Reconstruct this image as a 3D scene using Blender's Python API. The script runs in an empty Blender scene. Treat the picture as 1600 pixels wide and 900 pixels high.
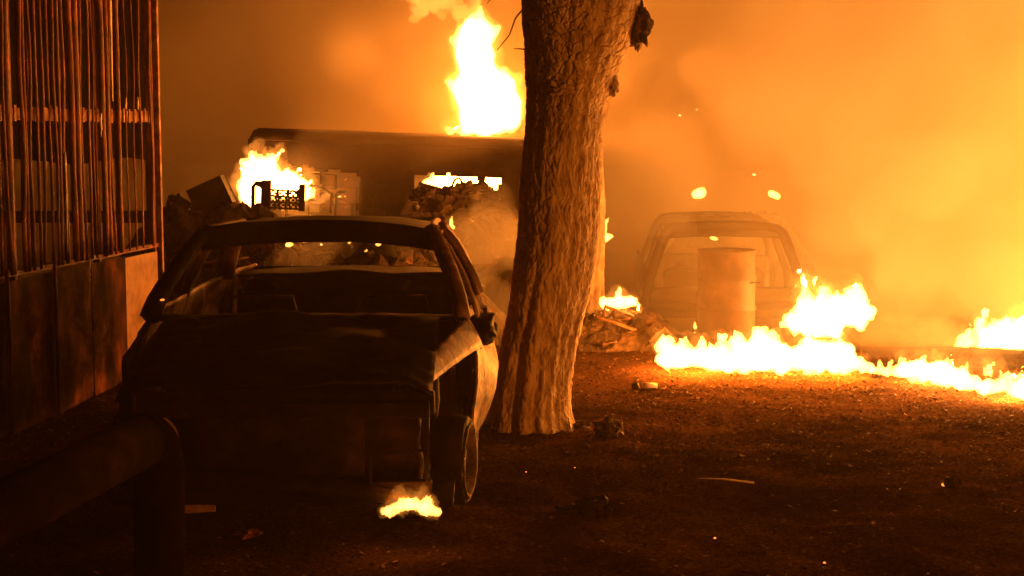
import bpy, bmesh, math, random
import numpy as np
from mathutils import Vector, Matrix, noise

# ------------------------------------------------------------------ camera, world, exposure
scene = bpy.context.scene
C = scene.collection
F = 2400.0                       # focal length in pixels of the 1600 px wide photograph
CAM = Vector((0.0, 0.0, 1.8))
PITCH = math.atan2(250.0, F)     # eye level lies 250 px above the middle of the picture
cam_data = bpy.data.cameras.new('camera')
cam_data.sensor_width = 36.0
cam_data.lens = 36.0 * F / 1600.0
cam_data.clip_start = 0.05
cam_data.clip_end = 500.0
cam = bpy.data.objects.new('camera', cam_data)
C.objects.link(cam)
cam.location = CAM
cam.rotation_euler = (math.pi / 2 - PITCH, 0, 0)
scene.camera = cam

world = bpy.data.worlds.new('World')
scene.world = world
world.use_nodes = True
wn = world.node_tree
wn.nodes.clear()
sky = wn.nodes.new('ShaderNodeTexSky')
sky.sky_type = 'NISHITA'
sky.sun_disc = False
sky.sun_elevation = math.radians(-4.0)      # night: the sun is well down
sky.sun_rotation = math.radians(200.0)
bg = wn.nodes.new('ShaderNodeBackground')
bg.inputs['Strength'].default_value = 0.0015
wo = wn.nodes.new('ShaderNodeOutputWorld')
wn.links.new(sky.outputs[0], bg.inputs[0])
wn.links.new(bg.outputs[0], wo.inputs[0])

scene.view_settings.view_transform = 'Standard'
scene.view_settings.look = 'None'
scene.view_settings.exposure = 0.0
scene.view_settings.gamma = 1.0
scene.view_settings.use_curve_mapping = False
cy = scene.cycles
cy.use_denoising = True
cy.max_bounces = 5
cy.diffuse_bounces = 2
cy.glossy_bounces = 2
cy.transmission_bounces = 2
cy.volume_bounces = 1
cy.transparent_max_bounces = 8
cy.caustics_reflective = False
cy.caustics_refractive = False
cy.sample_clamp_indirect = 2.0
cy.volume_max_steps = 256
cy.use_adaptive_sampling = True
cy.adaptive_threshold = 0.03
cy.adaptive_min_samples = 20

FIRE = (1.0, 0.235, 0.014)       # colour of the firelight
HOT = (1.0, 0.34, 0.055)         # the clean, hot fires on the right
SOOTY = (1.0, 0.185, 0.006)      # the sooty fires in the minibus
HAZE_DENSITY = 0.004
SMOKE_DENSITY = 0.080
LIGHT = 0.30                     # overall strength of the firelight

R = random.Random(7)
_c, _s = math.cos(PITCH), math.sin(PITCH)


def P(x, y, Y):
    """World point at depth Y seen at photograph pixel (x, y)."""
    u, v = (x - 800.0) / F, (450.0 - y) / F
    d = Vector((u, _c + v * _s, -_s + v * _c))
    return CAM + d * (Y / d.y)


def sstep(a, b, t):
    t = min(1.0, max(0.0, (t - a) / (b - a)))
    return t * t * (3 - 2 * t)


def gz(x, y):
    """Ground height: level near the camera, dipping behind the line of fire on the right."""
    return -0.28 * sstep(11.6, 15.6, y) * sstep(-0.2, 1.6, x) + 0.10 * sstep(9.0, 13.0, y) * sstep(0.4, -2.0, x)


# ------------------------------------------------------------------ helpers
def nlink(nt, a, b):
    nt.links.new(a, b)


def mat_new(name):
    m = bpy.data.materials.new(name)
    m.use_nodes = True
    nt = m.node_tree
    nt.nodes.clear()
    out = nt.nodes.new('ShaderNodeOutputMaterial')
    return m, nt, out


def surf(name, cols, scale=6.0, rough=0.75, metal=0.0, bump=0.3, bscale=30.0, dist=0.01, stretch=(1, 1, 1), spec=0.3):
    """Weathered surface: several colours spread by noise, fine relief by bump."""
    m, nt, out = mat_new(name)
    N = nt.nodes
    bs = N.new('ShaderNodeBsdfPrincipled')
    bs.inputs['Roughness'].default_value = rough
    bs.inputs['Metallic'].default_value = metal
    bs.inputs['Specular IOR Level'].default_value = spec
    tc = N.new('ShaderNodeTexCoord')
    mp = N.new('ShaderNodeMapping')
    mp.inputs['Scale'].default_value = stretch
    nlink(nt, tc.outputs['Object'], mp.inputs[0])
    n1 = N.new('ShaderNodeTexNoise')
    n1.inputs['Scale'].default_value = scale
    n1.inputs['Detail'].default_value = 6.0
    n1.inputs['Roughness'].default_value = 0.65
    nlink(nt, mp.outputs[0], n1.inputs['Vector'])
    rp = N.new('ShaderNodeValToRGB')
    el = rp.color_ramp.elements
    k = len(cols)
    pos = [0.32 + 0.36 * i / (k - 1) for i in range(k)]
    el[0].position, el[0].color = pos[0], (*cols[0], 1)
    el[1].position, el[1].color = pos[-1], (*cols[-1], 1)
    for i in range(1, k - 1):
        e = el.new(pos[i])
        e.color = (*cols[i], 1)
    nlink(nt, n1.outputs['Fac'], rp.inputs[0])
    nlink(nt, rp.outputs[0], bs.inputs['Base Color'])
    n2 = N.new('ShaderNodeTexNoise')
    n2.inputs['Scale'].default_value = bscale
    n2.inputs['Detail'].default_value = 5.0
    nlink(nt, mp.outputs[0], n2.inputs['Vector'])
    bp = N.new('ShaderNodeBump')
    bp.inputs['Strength'].default_value = bump
    bp.inputs['Distance'].default_value = dist
    nlink(nt, n2.outputs['Fac'], bp.inputs['Height'])
    nlink(nt, bp.outputs[0], bs.inputs['Normal'])
    nlink(nt, bs.outputs[0], out.inputs['Surface'])
    return m


def flame_mat(name, strength, col=(1.0, 0.36, 0.058)):
    """Burning gas: it emits light through its whole depth."""
    m, nt, out = mat_new(name)
    em = nt.nodes.new('ShaderNodeEmission')
    em.inputs['Color'].default_value = (*col, 1)
    em.inputs['Strength'].default_value = strength
    nlink(nt, em.outputs[0], out.inputs['Volume'])
    return m


def ember_mat(name, strength, col=(1.0, 0.30, 0.05)):
    m, nt, out = mat_new(name)
    em = nt.nodes.new('ShaderNodeEmission')
    em.inputs['Color'].default_value = (*col, 1)
    em.inputs['Strength'].default_value = strength
    nlink(nt, em.outputs[0], out.inputs['Surface'])
    return m


class MB:
    """Collects shapes; build() links them as one mesh object."""

    def __init__(self):
        self.v, self.f = [], []

    def add(self, vs, fs):
        o = len(self.v)
        self.v += [Vector(p) for p in vs]
        self.f += [tuple(i + o for i in q) for q in fs]
        return self

    def box(self, c, size, rot=None):
        sx, sy, sz = [s / 2 for s in size]
        M = rot if rot is not None else Matrix.Identity(3)
        c = Vector(c)
        vs = [c + M @ Vector((x * sx, y * sy, z * sz)) for z in (-1, 1) for y in (-1, 1) for x in (-1, 1)]
        return self.add(vs, [(0, 2, 3, 1), (4, 5, 7, 6), (0, 1, 5, 4), (2, 6, 7, 3), (0, 4, 6, 2), (1, 3, 7, 5)])

    def bar(self, a, b, w, t, up=(0, 0, 1)):
        a, b = Vector(a), Vector(b)
        d = b - a
        x = d.normalized()
        y = Vector(up).cross(x)
        if y.length < 1e-4:
            y = Vector((0, 1, 0)).cross(x)
        y.normalize()
        z = x.cross(y)
        M = Matrix((x, y, z)).transposed()
        return self.box((a + b) / 2, (d.length, w, t), M)

    def tube(self, pts, rad, n=10, cap=True, flat=1.0):
        pts = [Vector(p) for p in pts]
        k = len(pts)
        if not hasattr(rad, '__len__'):
            rad = [rad] * k
        vs, fs = [], []
        t0 = (pts[1] - pts[0]).normalized()
        ref = Vector((0, 0, 1)) if abs(t0.z) < 0.9 else Vector((0, 1, 0))
        u = t0.cross(ref).normalized()
        for i in range(k):
            t = (pts[min(i + 1, k - 1)] - pts[max(i - 1, 0)]).normalized()
            u = (u - t * u.dot(t)).normalized()
            w = t.cross(u)
            for j in range(n):
                a = 2 * math.pi * j / n
                vs.append(pts[i] + (u * math.cos(a) + w * math.sin(a) * flat) * rad[i])
        for i in range(k - 1):
            for j in range(n):
                a, b = i * n + j, i * n + (j + 1) % n
                fs.append((a, b, b + n, a + n))
        if cap:
            fs.append(tuple(reversed(range(n))))
            fs.append(tuple(range((k - 1) * n, k * n)))
        return self.add(vs, fs)

    def grid(self, fn, nu, nv, keep=None):
        """fn(u, v) -> point for u, v in 0..1; keep(u, v) drops cells."""
        vs = [fn(i / nu, j / nv) for j in range(nv + 1) for i in range(nu + 1)]
        fs = []
        for j in range(nv):
            for i in range(nu):
                if keep and not keep((i + 0.5) / nu, (j + 0.5) / nv):
                    continue
                a = j * (nu + 1) + i
                fs.append((a, a + 1, a + nu + 2, a + nu + 1))
        return self.add(vs, fs)

    def lathe(self, prof, c=(0, 0, 0), n=32, axis='z'):
        """prof: (radius, height) pairs round the z (or x) axis."""
        vs, fs = [], []
        k = len(prof)
        for r, h in prof:
            for j in range(n):
                a = 2 * math.pi * j / n
                p = (r * math.cos(a), r * math.sin(a), h) if axis == 'z' else (h, r * math.cos(a), r * math.sin(a))
                vs.append(Vector(p) + Vector(c))
        for i in range(k - 1):
            for j in range(n):
                a, b = i * n + j, i * n + (j + 1) % n
                fs.append((a, b, b + n, a + n))
        return self.add(vs, fs)

    def jitter(self, amp, freq=4.0, seed=0.0):
        for p in self.v:
            q = p * freq + Vector((seed, seed * 1.7, -seed))
            p += noise.noise_vector(q) * amp
        return self

    def build(self, name, mat, parent=None, smooth=False, solid=0.0, bevel=0.0, recalc=True):
        me = bpy.data.meshes.new(name)
        me.from_pydata([tuple(p) for p in self.v], [], self.f)
        if recalc or smooth:
            bm = bmesh.new()
            bm.from_mesh(me)
            loose = [v for v in bm.verts if not v.link_faces]
            if loose:
                bmesh.ops.delete(bm, geom=loose, context='VERTS')
            bmesh.ops.recalc_face_normals(bm, faces=bm.faces)
            if smooth:
                for f in bm.faces:
                    f.smooth = True
            bm.to_mesh(me)
            bm.free()
        me.materials.append(mat)
        o = bpy.data.objects.new(name, me)
        C.objects.link(o)
        if parent:
            o.parent = parent
        if solid:
            md = o.modifiers.new('thickness', 'SOLIDIFY')
            md.thickness = solid
            md.offset = -1
        if bevel:
            md = o.modifiers.new('bevel', 'BEVEL')
            md.width = bevel
            md.segments = 2
        return o


def tag(o, label, cat, group=None):
    o['label'] = label
    o['category'] = cat
    if group:
        o['group'] = group
    return o


def thing(name, label, cat, loc=(0, 0, 0), rz=0.0, group=None):
    o = bpy.data.objects.new(name, None)
    o.empty_display_size = 0.2
    C.objects.link(o)
    o.location = loc
    o.rotation_euler = (0, 0, rz)
    return tag(o, label, cat, group)


def lump(c, size, seed, sub=3, amp=0.35, freq=3.0):
    bm = bmesh.new()
    bmesh.ops.create_icosphere(bm, subdivisions=sub, radius=1.0)
    mb = MB()
    vs = []
    for v in bm.verts:
        p = v.co.copy()
        k = 1 + amp * noise.fractal(p * freq * 0.5 + Vector((seed, 0, seed)), 0.7, 2.0, 4)
        vs.append(Vector((p.x * size[0] * k, p.y * size[1] * k, p.z * size[2] * k)) + Vector(c))
    mb.add(vs, [tuple(v.index for v in f.verts) for f in bm.faces])
    bm.free()
    return mb


# ------------------------------------------------------------------ materials
M = {}
M['ground'] = None
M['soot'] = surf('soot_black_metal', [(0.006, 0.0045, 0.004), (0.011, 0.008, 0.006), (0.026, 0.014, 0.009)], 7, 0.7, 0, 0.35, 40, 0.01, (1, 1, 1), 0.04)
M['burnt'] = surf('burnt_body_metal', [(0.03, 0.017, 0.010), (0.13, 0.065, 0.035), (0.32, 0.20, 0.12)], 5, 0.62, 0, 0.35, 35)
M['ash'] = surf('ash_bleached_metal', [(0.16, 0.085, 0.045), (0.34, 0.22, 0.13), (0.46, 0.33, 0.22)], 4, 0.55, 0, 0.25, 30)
M['flank'] = surf('blistered_flank', [(0.010, 0.006, 0.004), (0.05, 0.02, 0.010), (0.16, 0.075, 0.035), (0.38, 0.25, 0.16)], 13, 0.6, 0, 0.6, 45, 0.012, (1, 1, 0.6))
M['rust'] = surf('rusted_iron', [(0.012, 0.003, 0.002), (0.12, 0.024, 0.011), (0.36, 0.10, 0.04)], 9, 0.6, 0, 0.5, 60, 0.006, (1, 1, 0.35), 0.5)
M['rust_pale'] = surf('pale_rusted_iron', [(0.05, 0.016, 0.008), (0.26, 0.11, 0.05), (0.5, 0.30, 0.16)], 9, 0.6, 0, 0.4, 60, 0.006)
M['panel'] = surf('smoked_shaded_sheet_panel', [(0.005, 0.003, 0.002), (0.018, 0.006, 0.004), (0.07, 0.022, 0.010), (0.20, 0.065, 0.026)], 5.0, 0.85, 0, 0.3, 14, 0.01, (1, 1, 0.5), 0.05)  # smoke stains, with the car's cast shadow also put into the colour
M['panel_firelit'] = surf('firelit_sheet_panel', [(0.10, 0.045, 0.02), (0.28, 0.15, 0.07), (0.42, 0.25, 0.13)], 4.0, 0.5, 0, 0.2, 12, 0.01)  # same sheet, light of the minibus fire painted in as a paler colour
M['scrap'] = surf('melted_plastic', [(0.35, 0.22, 0.10), (0.6, 0.45, 0.25), (0.7, 0.6, 0.4)], 12, 0.5, 0, 0.4, 40)
M['bark'] = surf('bark', [(0.22, 0.14, 0.085), (0.46, 0.34, 0.23), (0.62, 0.50, 0.37)], 22, 0.9, 0, 0.6, 90, 0.006, (1, 1, 0.45))
M['bark_dark'] = surf('charred_bark', [(0.015, 0.01, 0.008), (0.06, 0.035, 0.02), (0.14, 0.08, 0.05)], 20, 0.9, 0, 0.6, 80, 0.006)
M['rubble'] = surf('charred_rubble', [(0.012, 0.009, 0.008), (0.045, 0.03, 0.02), (0.12, 0.08, 0.05)], 6, 0.9, 0, 0.8, 30, 0.03)
M['stone'] = surf('sooty_stone', [(0.03, 0.02, 0.015), (0.07, 0.045, 0.03), (0.13, 0.09, 0.06)], 8, 0.9, 0, 0.6, 40, 0.02)
M['chip'] = surf('ash_chips', [(0.015, 0.008, 0.005), (0.06, 0.032, 0.018), (0.24, 0.15, 0.09)], 9, 0.8, 0, 0.2, 30, 0.01, (1, 1, 1), 0.05)
M['glass'] = surf('broken_glass', [(0.3, 0.3, 0.3), (0.5, 0.5, 0.5)], 3, 0.12, 0.6, 0.1, 20)
M['pipe'] = surf('painted_pipe', [(0.003, 0.0022, 0.002), (0.006, 0.004, 0.003), (0.016, 0.008, 0.005)], 5, 0.9, 0, 0.25, 40, 0.004, (1, 1, 1), 0.0)
M['drum'] = surf('scorched_drum', [(0.02, 0.010, 0.006), (0.06, 0.028, 0.014), (0.14, 0.075, 0.04)], 4, 0.6, 0, 0.3, 30)
M['white_bit'] = surf('pale_ash', [(0.4, 0.3, 0.22), (0.7, 0.6, 0.5)], 8, 0.8, 0, 0.3, 30)

M['flame'] = flame_mat('flame_body', 150.0)
M['flame_big'] = flame_mat('flame_column', 80.0)
M['flame_thin'] = flame_mat('flame_wisp', 8.0, (1.0, 0.32, 0.05))
M['flame_red'] = flame_mat('flame_smoky', 0.7, (1.0, 0.22, 0.03))
M['flame_fringe'] = flame_mat('flame_fringe', 4.0, (1.0, 0.30, 0.035))
M['ember'] = ember_mat('glowing_ember', 2.2, (1.0, 0.22, 0.03))
M['spark'] = ember_mat('spark', 5.0, (1.0, 0.5, 0.15))


def ground_mat():
    m, nt, out = mat_new('burnt_earth')
    N = nt.nodes
    bs = N.new('ShaderNodeBsdfPrincipled')
    bs.inputs['Roughness'].default_value = 0.92
    bs.inputs['Specular IOR Level'].default_value = 0.0
    tc = N.new('ShaderNodeTexCoord')
    a = N.new('ShaderNodeTexNoise')
    a.inputs['Scale'].default_value = 0.9
    a.inputs['Detail'].default_value = 8
    b = N.new('ShaderNodeTexNoise')
    b.inputs['Scale'].default_value = 42
    b.inputs['Detail'].default_value = 6
    b.inputs['Roughness'].default_value = 0.7
    for n in (a, b):
        nlink(nt, tc.outputs['Object'], n.inputs['Vector'])
    ra = N.new('ShaderNodeValToRGB')
    ra.color_ramp.elements[0].position = 0.35
    ra.color_ramp.elements[0].color = (0.032, 0.017, 0.010, 1)
    ra.color_ramp.elements[1].position = 0.68
    ra.color_ramp.elements[1].color = (0.105, 0.050, 0.026, 1)
    rb = N.new('ShaderNodeValToRGB')
    rb.color_ramp.elements[0].position = 0.38
    rb.color_ramp.elements[0].color = (0.35, 0.35, 0.35, 1)
    rb.color_ramp.elements[1].position = 0.70
    rb.color_ramp.elements[1].color = (1.6, 1.6, 1.6, 1)
    mx = N.new('ShaderNodeMix')
    mx.data_type = 'RGBA'
    mx.blend_type = 'MULTIPLY'
    mx.inputs[0].default_value = 1.0
    nlink(nt, a.outputs['Fac'], ra.inputs[0])
    nlink(nt, b.outputs['Fac'], rb.inputs[0])
    nlink(nt, ra.outputs[0], mx.inputs[6])
    nlink(nt, rb.outputs[0], mx.inputs[7])
    nlink(nt, mx.outputs[2], bs.inputs['Base Color'])
    bp = N.new('ShaderNodeBump')
    bp.inputs['Strength'].default_value = 0.8
    bp.inputs['Distance'].default_value = 0.028
    nlink(nt, b.outputs['Fac'], bp.inputs['Height'])
    nlink(nt, bp.outputs[0], bs.inputs['Normal'])
    nlink(nt, bs.outputs[0], out.inputs['Surface'])
    return m


M['ground'] = ground_mat()


# ------------------------------------------------------------------ ground
def ground_height(x, y):
    p = Vector((x, y, 0))
    z = gz(x, y)
    z += 0.030 * noise.noise(p * 0.9) + 0.016 * noise.noise(p * 2.7 + Vector((5, 0, 0)))
    if -5 < x < 7 and 2 < y < 18:
        z += 0.008 * noise.noise(p * 8.0) + 0.006 * noise.noise(p * 19.0)
    return z


def build_ground():
    xs = np.concatenate([[-60, -40, -25, -15, -10, -7], np.arange(-5, 6.6, 0.045), [8, 11, 16, 25, 40, 60]])
    ys = np.concatenate([[-6, -3, 0, 1.5], np.arange(2.6, 15.5, 0.05), np.arange(15.6, 20, 0.25), [22, 26, 32, 42, 56, 75]])
    nx, ny = len(xs), len(ys)
    vs = [(x, y, ground_height(x, y)) for y in ys for x in xs]
    fs = [(j * nx + i, j * nx + i + 1, (j + 1) * nx + i + 1, (j + 1) * nx + i) for j in range(ny - 1) for i in range(nx - 1)]
    me = bpy.data.meshes.new('ground')
    me.from_pydata(vs, [], fs)
    me.polygons.foreach_set('use_smooth', [True] * len(fs))
    me.materials.append(M['ground'])
    o = bpy.data.objects.new('ground', me)
    C.objects.link(o)
    o['kind'] = 'structure'
    return o


build_ground()


# ------------------------------------------------------------------ haze: the smoke-filled air
def build_haze():
    b = MB().box((0, 34.5, 3.45), (126, 87, 9.5))
    m, nt, out = mat_new('smoke_haze')
    v = nt.nodes.new('ShaderNodeVolumePrincipled')
    v.inputs['Color'].default_value = (0.90, 0.72, 0.42, 1)
    v.inputs['Density'].default_value = HAZE_DENSITY
    v.inputs['Anisotropy'].default_value = 0.15
    nlink(nt, v.outputs[0], out.inputs['Volume'])
    o = b.build('haze', m)
    o['kind'] = 'stuff'
    o['label'] = 'orange smoke haze filling the night air'
    return o


build_haze()


def build_smoke_bank():
    """The thick smoke that hangs round and behind the fires: a closed, billowing body of even density."""
    nx, nz = 90, 30
    x0, x1, z0, z1 = -22.0, 24.0, -0.9, 7.6

    def front(u, v):
        x, z = x0 + (x1 - x0) * u, z0 + (z1 - z0) * v
        y = 12.9 + 1.5 * noise.fractal(Vector((x * 0.45, z * 0.55, 3.0)), 0.7, 2.0, 3) + 0.10 * z
        y += 2.4 * sstep(1.3, -0.4, x) - 1.0 * sstep(1.8, 4.5, x)
        return Vector((x, y, z))
    vs = [front(i / nx, j / nz) for j in range(nz + 1) for i in range(nx + 1)]
    fs = [(j * (nx + 1) + i, j * (nx + 1) + i + 1, (j + 1) * (nx + 1) + i + 1, (j + 1) * (nx + 1) + i) for j in range(nz) for i in range(nx)]
    n = len(vs)
    vs += [Vector((p.x, 40.0, p.z)) for p in vs[:n]]
    fs += [tuple(reversed([k + n for k in f])) for f in fs]
    rim = [i for i in range(nx)] + [j * (nx + 1) + nx for j in range(nz)] + [nz * (nx + 1) + nx - i for i in range(nx)] + [(nz - j) * (nx + 1) for j in range(nz)]
    m_ = len(rim)
    for k in range(m_):
        a, b = rim[k], rim[(k + 1) % m_]
        fs.append((b, a, a + n, b + n))
    m, nt, out = mat_new('thick_smoke')
    v = nt.nodes.new('ShaderNodeVolumePrincipled')
    v.inputs['Color'].default_value = (0.92, 0.79, 0.56, 1)
    v.inputs['Density'].default_value = SMOKE_DENSITY
    v.inputs['Anisotropy'].default_value = 0.1
    nlink(nt, v.outputs[0], out.inputs['Volume'])
    o = MB().add(vs, fs).build('smoke', m, None, True)
    o['kind'] = 'stuff'
    o['label'] = 'thick orange smoke rolling round the burning wrecks'


build_smoke_bank()


def build_puffs():
    """Denser billows rolling in front of the smoke bank, one closed body of even density."""
    rr = random.Random(11)
    mb = MB()
    spots = [(1420, 120, 15.0, 150), (1500, 190, 15.5, 120), (1340, 210, 14.6, 110), (1560, 60, 15.5, 130), (1280, 70, 15.2, 120), (1480, 330, 14.8, 120),
             (1560, 400, 14.5, 110), (1390, 400, 14.8, 90), (1010, 250, 15.4, 80), (1060, 330, 15.2, 60), (1180, 160, 16.0, 110), (640, 110, 17.5, 80), (590, 60, 17.5, 70),
             (680, 160, 17.5, 60), (1440, 500, 14.0, 70), (1300, 300, 15.0, 80), (960, 80, 17.0, 70), (740, 420, 12.2, 80), (775, 350, 12.8, 70), (725, 520, 11.8, 60), (775, 500, 11.7, 60), (700, 400, 12.6, 60), (1440, 540, 12.0, 45), (1520, 560, 11.6, 40), (1590, 575, 11.3, 35), (1420, 545, 12.3, 60), (1500, 550, 12.0, 60), (1570, 555, 11.8, 60), (1460, 530, 12.8, 60), (430, 400, 12.1, 45), (520, 405, 12.0, 45), (610, 400, 12.1, 45)]
    for (x, y, Y, r) in spots:
        for k in range(5):
            c = P(x + rr.uniform(-1, 1) * r * .8, y + rr.uniform(-1, 1) * r * .7, Y + rr.uniform(-.6, .6))
            q = r * rr.uniform(.35, .75) * Y / F
            l = lump(c, (q, q, q * .9), rr.uniform(0, 90), 3, .35, 2.4)
            mb.add(l.v, l.f)
    m, nt, out = mat_new('smoke_billow')
    v = nt.nodes.new('ShaderNodeVolumePrincipled')
    v.inputs['Color'].default_value = (0.94, 0.90, 0.84, 1)
    v.inputs['Density'].default_value = 0.30
    nlink(nt, v.outputs[0], out.inputs['Volume'])
    o = remeshed(mb, 0.10, 0.07, 2.0, 'smoke_billows', m, 4.0)
    o['kind'] = 'stuff'
    o['label'] = 'billows of brighter smoke drifting above the fires'


# ------------------------------------------------------------------ flames
def remeshed(mb, voxel, amp, fscale, name, mat, seed):
    """Union of the shapes in mb, roughened into tongues."""
    me = bpy.data.meshes.new('tmp')
    me.from_pydata([tuple(p) for p in mb.v], [], mb.f)
    t = bpy.data.objects.new('tmp', me)
    C.objects.link(t)
    md = t.modifiers.new('r', 'REMESH')
    md.mode = 'VOXEL'
    md.voxel_size = voxel
    dg = bpy.context.evaluated_depsgraph_get()
    dg.update()
    ev = t.evaluated_get(dg)
    res = bpy.data.meshes.new_from_object(ev)
    bpy.data.objects.remove(t)
    n = len(res.vertices)
    co = np.empty(n * 3, 'f')
    no = np.empty(n * 3, 'f')
    res.vertices.foreach_get('co', co)
    res.vertices.foreach_get('normal', no)
    co, no = co.reshape(-1, 3), no.reshape(-1, 3)
    off = Vector((seed * 3.1, seed * 1.3, seed))
    for i in range(n):
        p = Vector(co[i].tolist())
        q = Vector((p.x * fscale, p.y * fscale, p.z * fscale * 0.45)) + off
        d = noise.fractal(q, 0.5, 2.1, 5) + 0.5 * (0.4 - abs(noise.noise(q * 3.3 + off)))
        co[i] += no[i] * amp * d + np.array((amp * 0.35 * noise.noise(q * 1.5), 0, amp * 0.7 * max(0, noise.noise(q * 2.2 + off))), 'f')
    res.vertices.foreach_set('co', co.ravel())
    res.polygons.foreach_set('use_smooth', [True] * len(res.polygons))
    res.materials.clear()
    res.materials.append(mat)
    res.name = name
    o = bpy.data.objects.new(name, res)
    C.objects.link(o)
    return o


def flame(label, Y, blobs, mat='flame', lights=(), amp=0.04, fscale=7.0, voxel=0.03, name='flame', depth=1.0, fringe=False, tint=FIRE, group='flames of the burning wrecks'):
    """blobs: (x0, y0, r0, x1, y1, r1) tongues in photograph pixels at depth Y, turned into metres there."""
    mb = MB()
    halo = []
    Yf = Y if callable(Y) else (lambda x, Y=Y: Y)
    for i, (x0, y0, r0, x1, y1, r1) in enumerate(blobs):
        Y = Yf((x0 + x1) / 2)
        s = Y / F
        dy = R.uniform(-0.5, 0.5) * (r0 + r1) * s * depth
        a = P(x0, y0, Y) + Vector((0, dy, 0))
        b = P(x1, y1, Y) + Vector((0, dy, 0))
        k = 7
        if fringe:
            halo.append((a, b, r0 * s, r1 * s))
        pts, rad = [], []
        d = (b - a)
        if d.length < 1e-4:
            d = Vector((0, 0, 1e-3))
            b = a + d
        e = d.normalized()
        pts.append(a - e * r0 * s)
        rad.append(r0 * s * 0.25)
        pts.append(a - e * r0 * s * 0.6)
        rad.append(r0 * s * 0.8)
        for q in range(k):
            t = q / (k - 1)
            pts.append(a.lerp(b, t))
            rad.append(s * (r0 + (r1 - r0) * t))
        pts.append(b + e * r1 * s * 0.6)
        rad.append(r1 * s * 0.8)
        pts.append(b + e * r1 * s)
        rad.append(r1 * s * 0.25)
        mb.tube(pts, rad, 12)
    o = remeshed(mb, voxel, amp, fscale, name, M[mat], R.uniform(0, 50))
    tag(o, label, 'fire', group)
    if fringe:
        hb = MB()
        for a, b, ra, rb in halo:
            up = Vector((0, 0, .5 * (ra + rb)))
            n = 6
            hb.tube([a.lerp(b + up, q / n) - (b - a + up).normalized() * (ra * .6 if q == 0 else 0) for q in range(n + 1)], [(ra * 1.22 + (rb * 1.1 + .025 - ra * 1.22) * q / n) * (1 if 0 < q < n else .5) + .012 for q in range(n + 1)], 12)
        h = remeshed(hb, voxel, amp * 1.5, fscale * 1.1, 'flame_fringe', M['flame_fringe'], R.uniform(0, 50))
        h.parent = o
    for (lx, ly, power, rad) in lights:
        ld = bpy.data.lights.new('firelight', 'POINT')
        ld.color = tint
        ld.energy = power * LIGHT
        ld.shadow_soft_size = rad
        lo = bpy.data.objects.new('firelight', ld)
        C.objects.link(lo)
        lo.location = P(lx, ly, Yf(lx))
        lo.parent = o
    return o


build_puffs()


def licks(x0, x1, ya, yb, n, seed, h=(8, 30)):
    rr = random.Random(seed)
    out = []
    for k in range(n):
        t = rr.random()
        x, y = x0 + (x1 - x0) * t, ya + (yb - ya) * t
        r_ = rr.uniform(3, 8)
        out.append((x, y, r_, x + rr.uniform(-8, 10), y - rr.uniform(*h), .8))
    return out


# the column of fire standing on the minibus roof
flame('tall white column of fire rising from the minibus roof', 16.2, [
    (740, 188, 22, 790, 190, 22), (762, 172, 40, 766, 150, 44), (745, 170, 34, 738, 140, 30), (770, 165, 38, 790, 172, 28), (792, 182, 24, 800, 165, 18),
    (748, 140, 32, 742, 95, 28), (742, 100, 28, 742, 55, 24), (748, 58, 24, 776, 46, 7), (726, 60, 18, 722, 42, 6), (740, 50, 18, 752, 16, 4),
    (718, 80, 12, 702, 58, 3), (726, 150, 20, 705, 128, 7), (728, 198, 14, 716, 188, 6), (705, 206, 8, 692, 198, 2)],
    'flame_big', [(762, 160, 1900, 0.30)], 0.055, 6.0, 0.04, fringe=True, tint=SOOTY)
flame('ragged wisps of fire drifting above the roof flame', 15.5, [
    (652, 28, 8, 662, 5, 9), (650, 10, 8, 700, 4, 13), (690, 24, 7, 698, -5, 9), (712, 26, 6, 718, -10, 8), (738, 20, 10, 745, -12, 9), (640, -2, 8, 740, -25, 12), (700, 10, 9, 735, 22, 9)],
    'flame_thin', [], 0.05, 9.0, 0.03)
flame('feathery flames bursting from the left window of the minibus', 15.2, [
    (400, 305, 22, 395, 265, 14), (405, 275, 18, 400, 238, 5), (420, 262, 16, 440, 236, 4), (430, 290, 24, 455, 285, 16), (455, 300, 14, 485, 300, 10),
    (385, 300, 9, 378, 262, 2), (470, 295, 12, 490, 280, 3), (400, 310, 16, 408, 320, 8)],
    'flame', [(425, 285, 200, 0.2)], 0.06, 9.0, 0.025, fringe=True, tint=SOOTY)
flame('dull red fire glowing low behind the seat frames of the minibus', 15.85, [
    (500, 310, 20, 520, 290, 12), (520, 300, 16, 512, 268, 5), (545, 310, 16, 552, 275, 5), (535, 330, 16, 540, 300, 8), (575, 325, 10, 582, 300, 3), (530, 285, 9, 545, 264, 3)],
    'flame_red', [], 0.08, 9.0, 0.022, tint=SOOTY)
flame('yellow tongues of fire among the seat frames of the minibus', 15.7, [
    (488, 300, 7, 500, 290, 4), (495, 315, 8, 510, 305, 4), (512, 302, 4, 535, 296, 3), (520, 312, 5, 540, 306, 2)],
    'flame_thin', [], 0.04, 12.0, 0.016, tint=SOOTY)
flame('faint red tongue of fire at the left foot of the tall scrap heap', 14.6, [
    (633, 335, 9, 640, 312, 3), (640, 330, 6, 646, 300, 2)], 'flame_red', [], 0.03, 9.0, 0.02)
flame('bright fire filling the right window of the minibus', 16.6, [
    (700, 285, 22, 745, 285, 24), (745, 288, 22, 785, 288, 18), (690, 280, 14, 670, 290, 8)],
    'flame', [(730, 285, 220, 0.2)], 0.05, 7.0, 0.03, tint=SOOTY)
flame('small flame curling beside the scrap pile left of the tree', 13.2, [
    (698, 362, 5, 708, 355, 3), (704, 356, 3, 707, 338, 2)], 'flame', [], 0.012, 16, 0.012)
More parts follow.
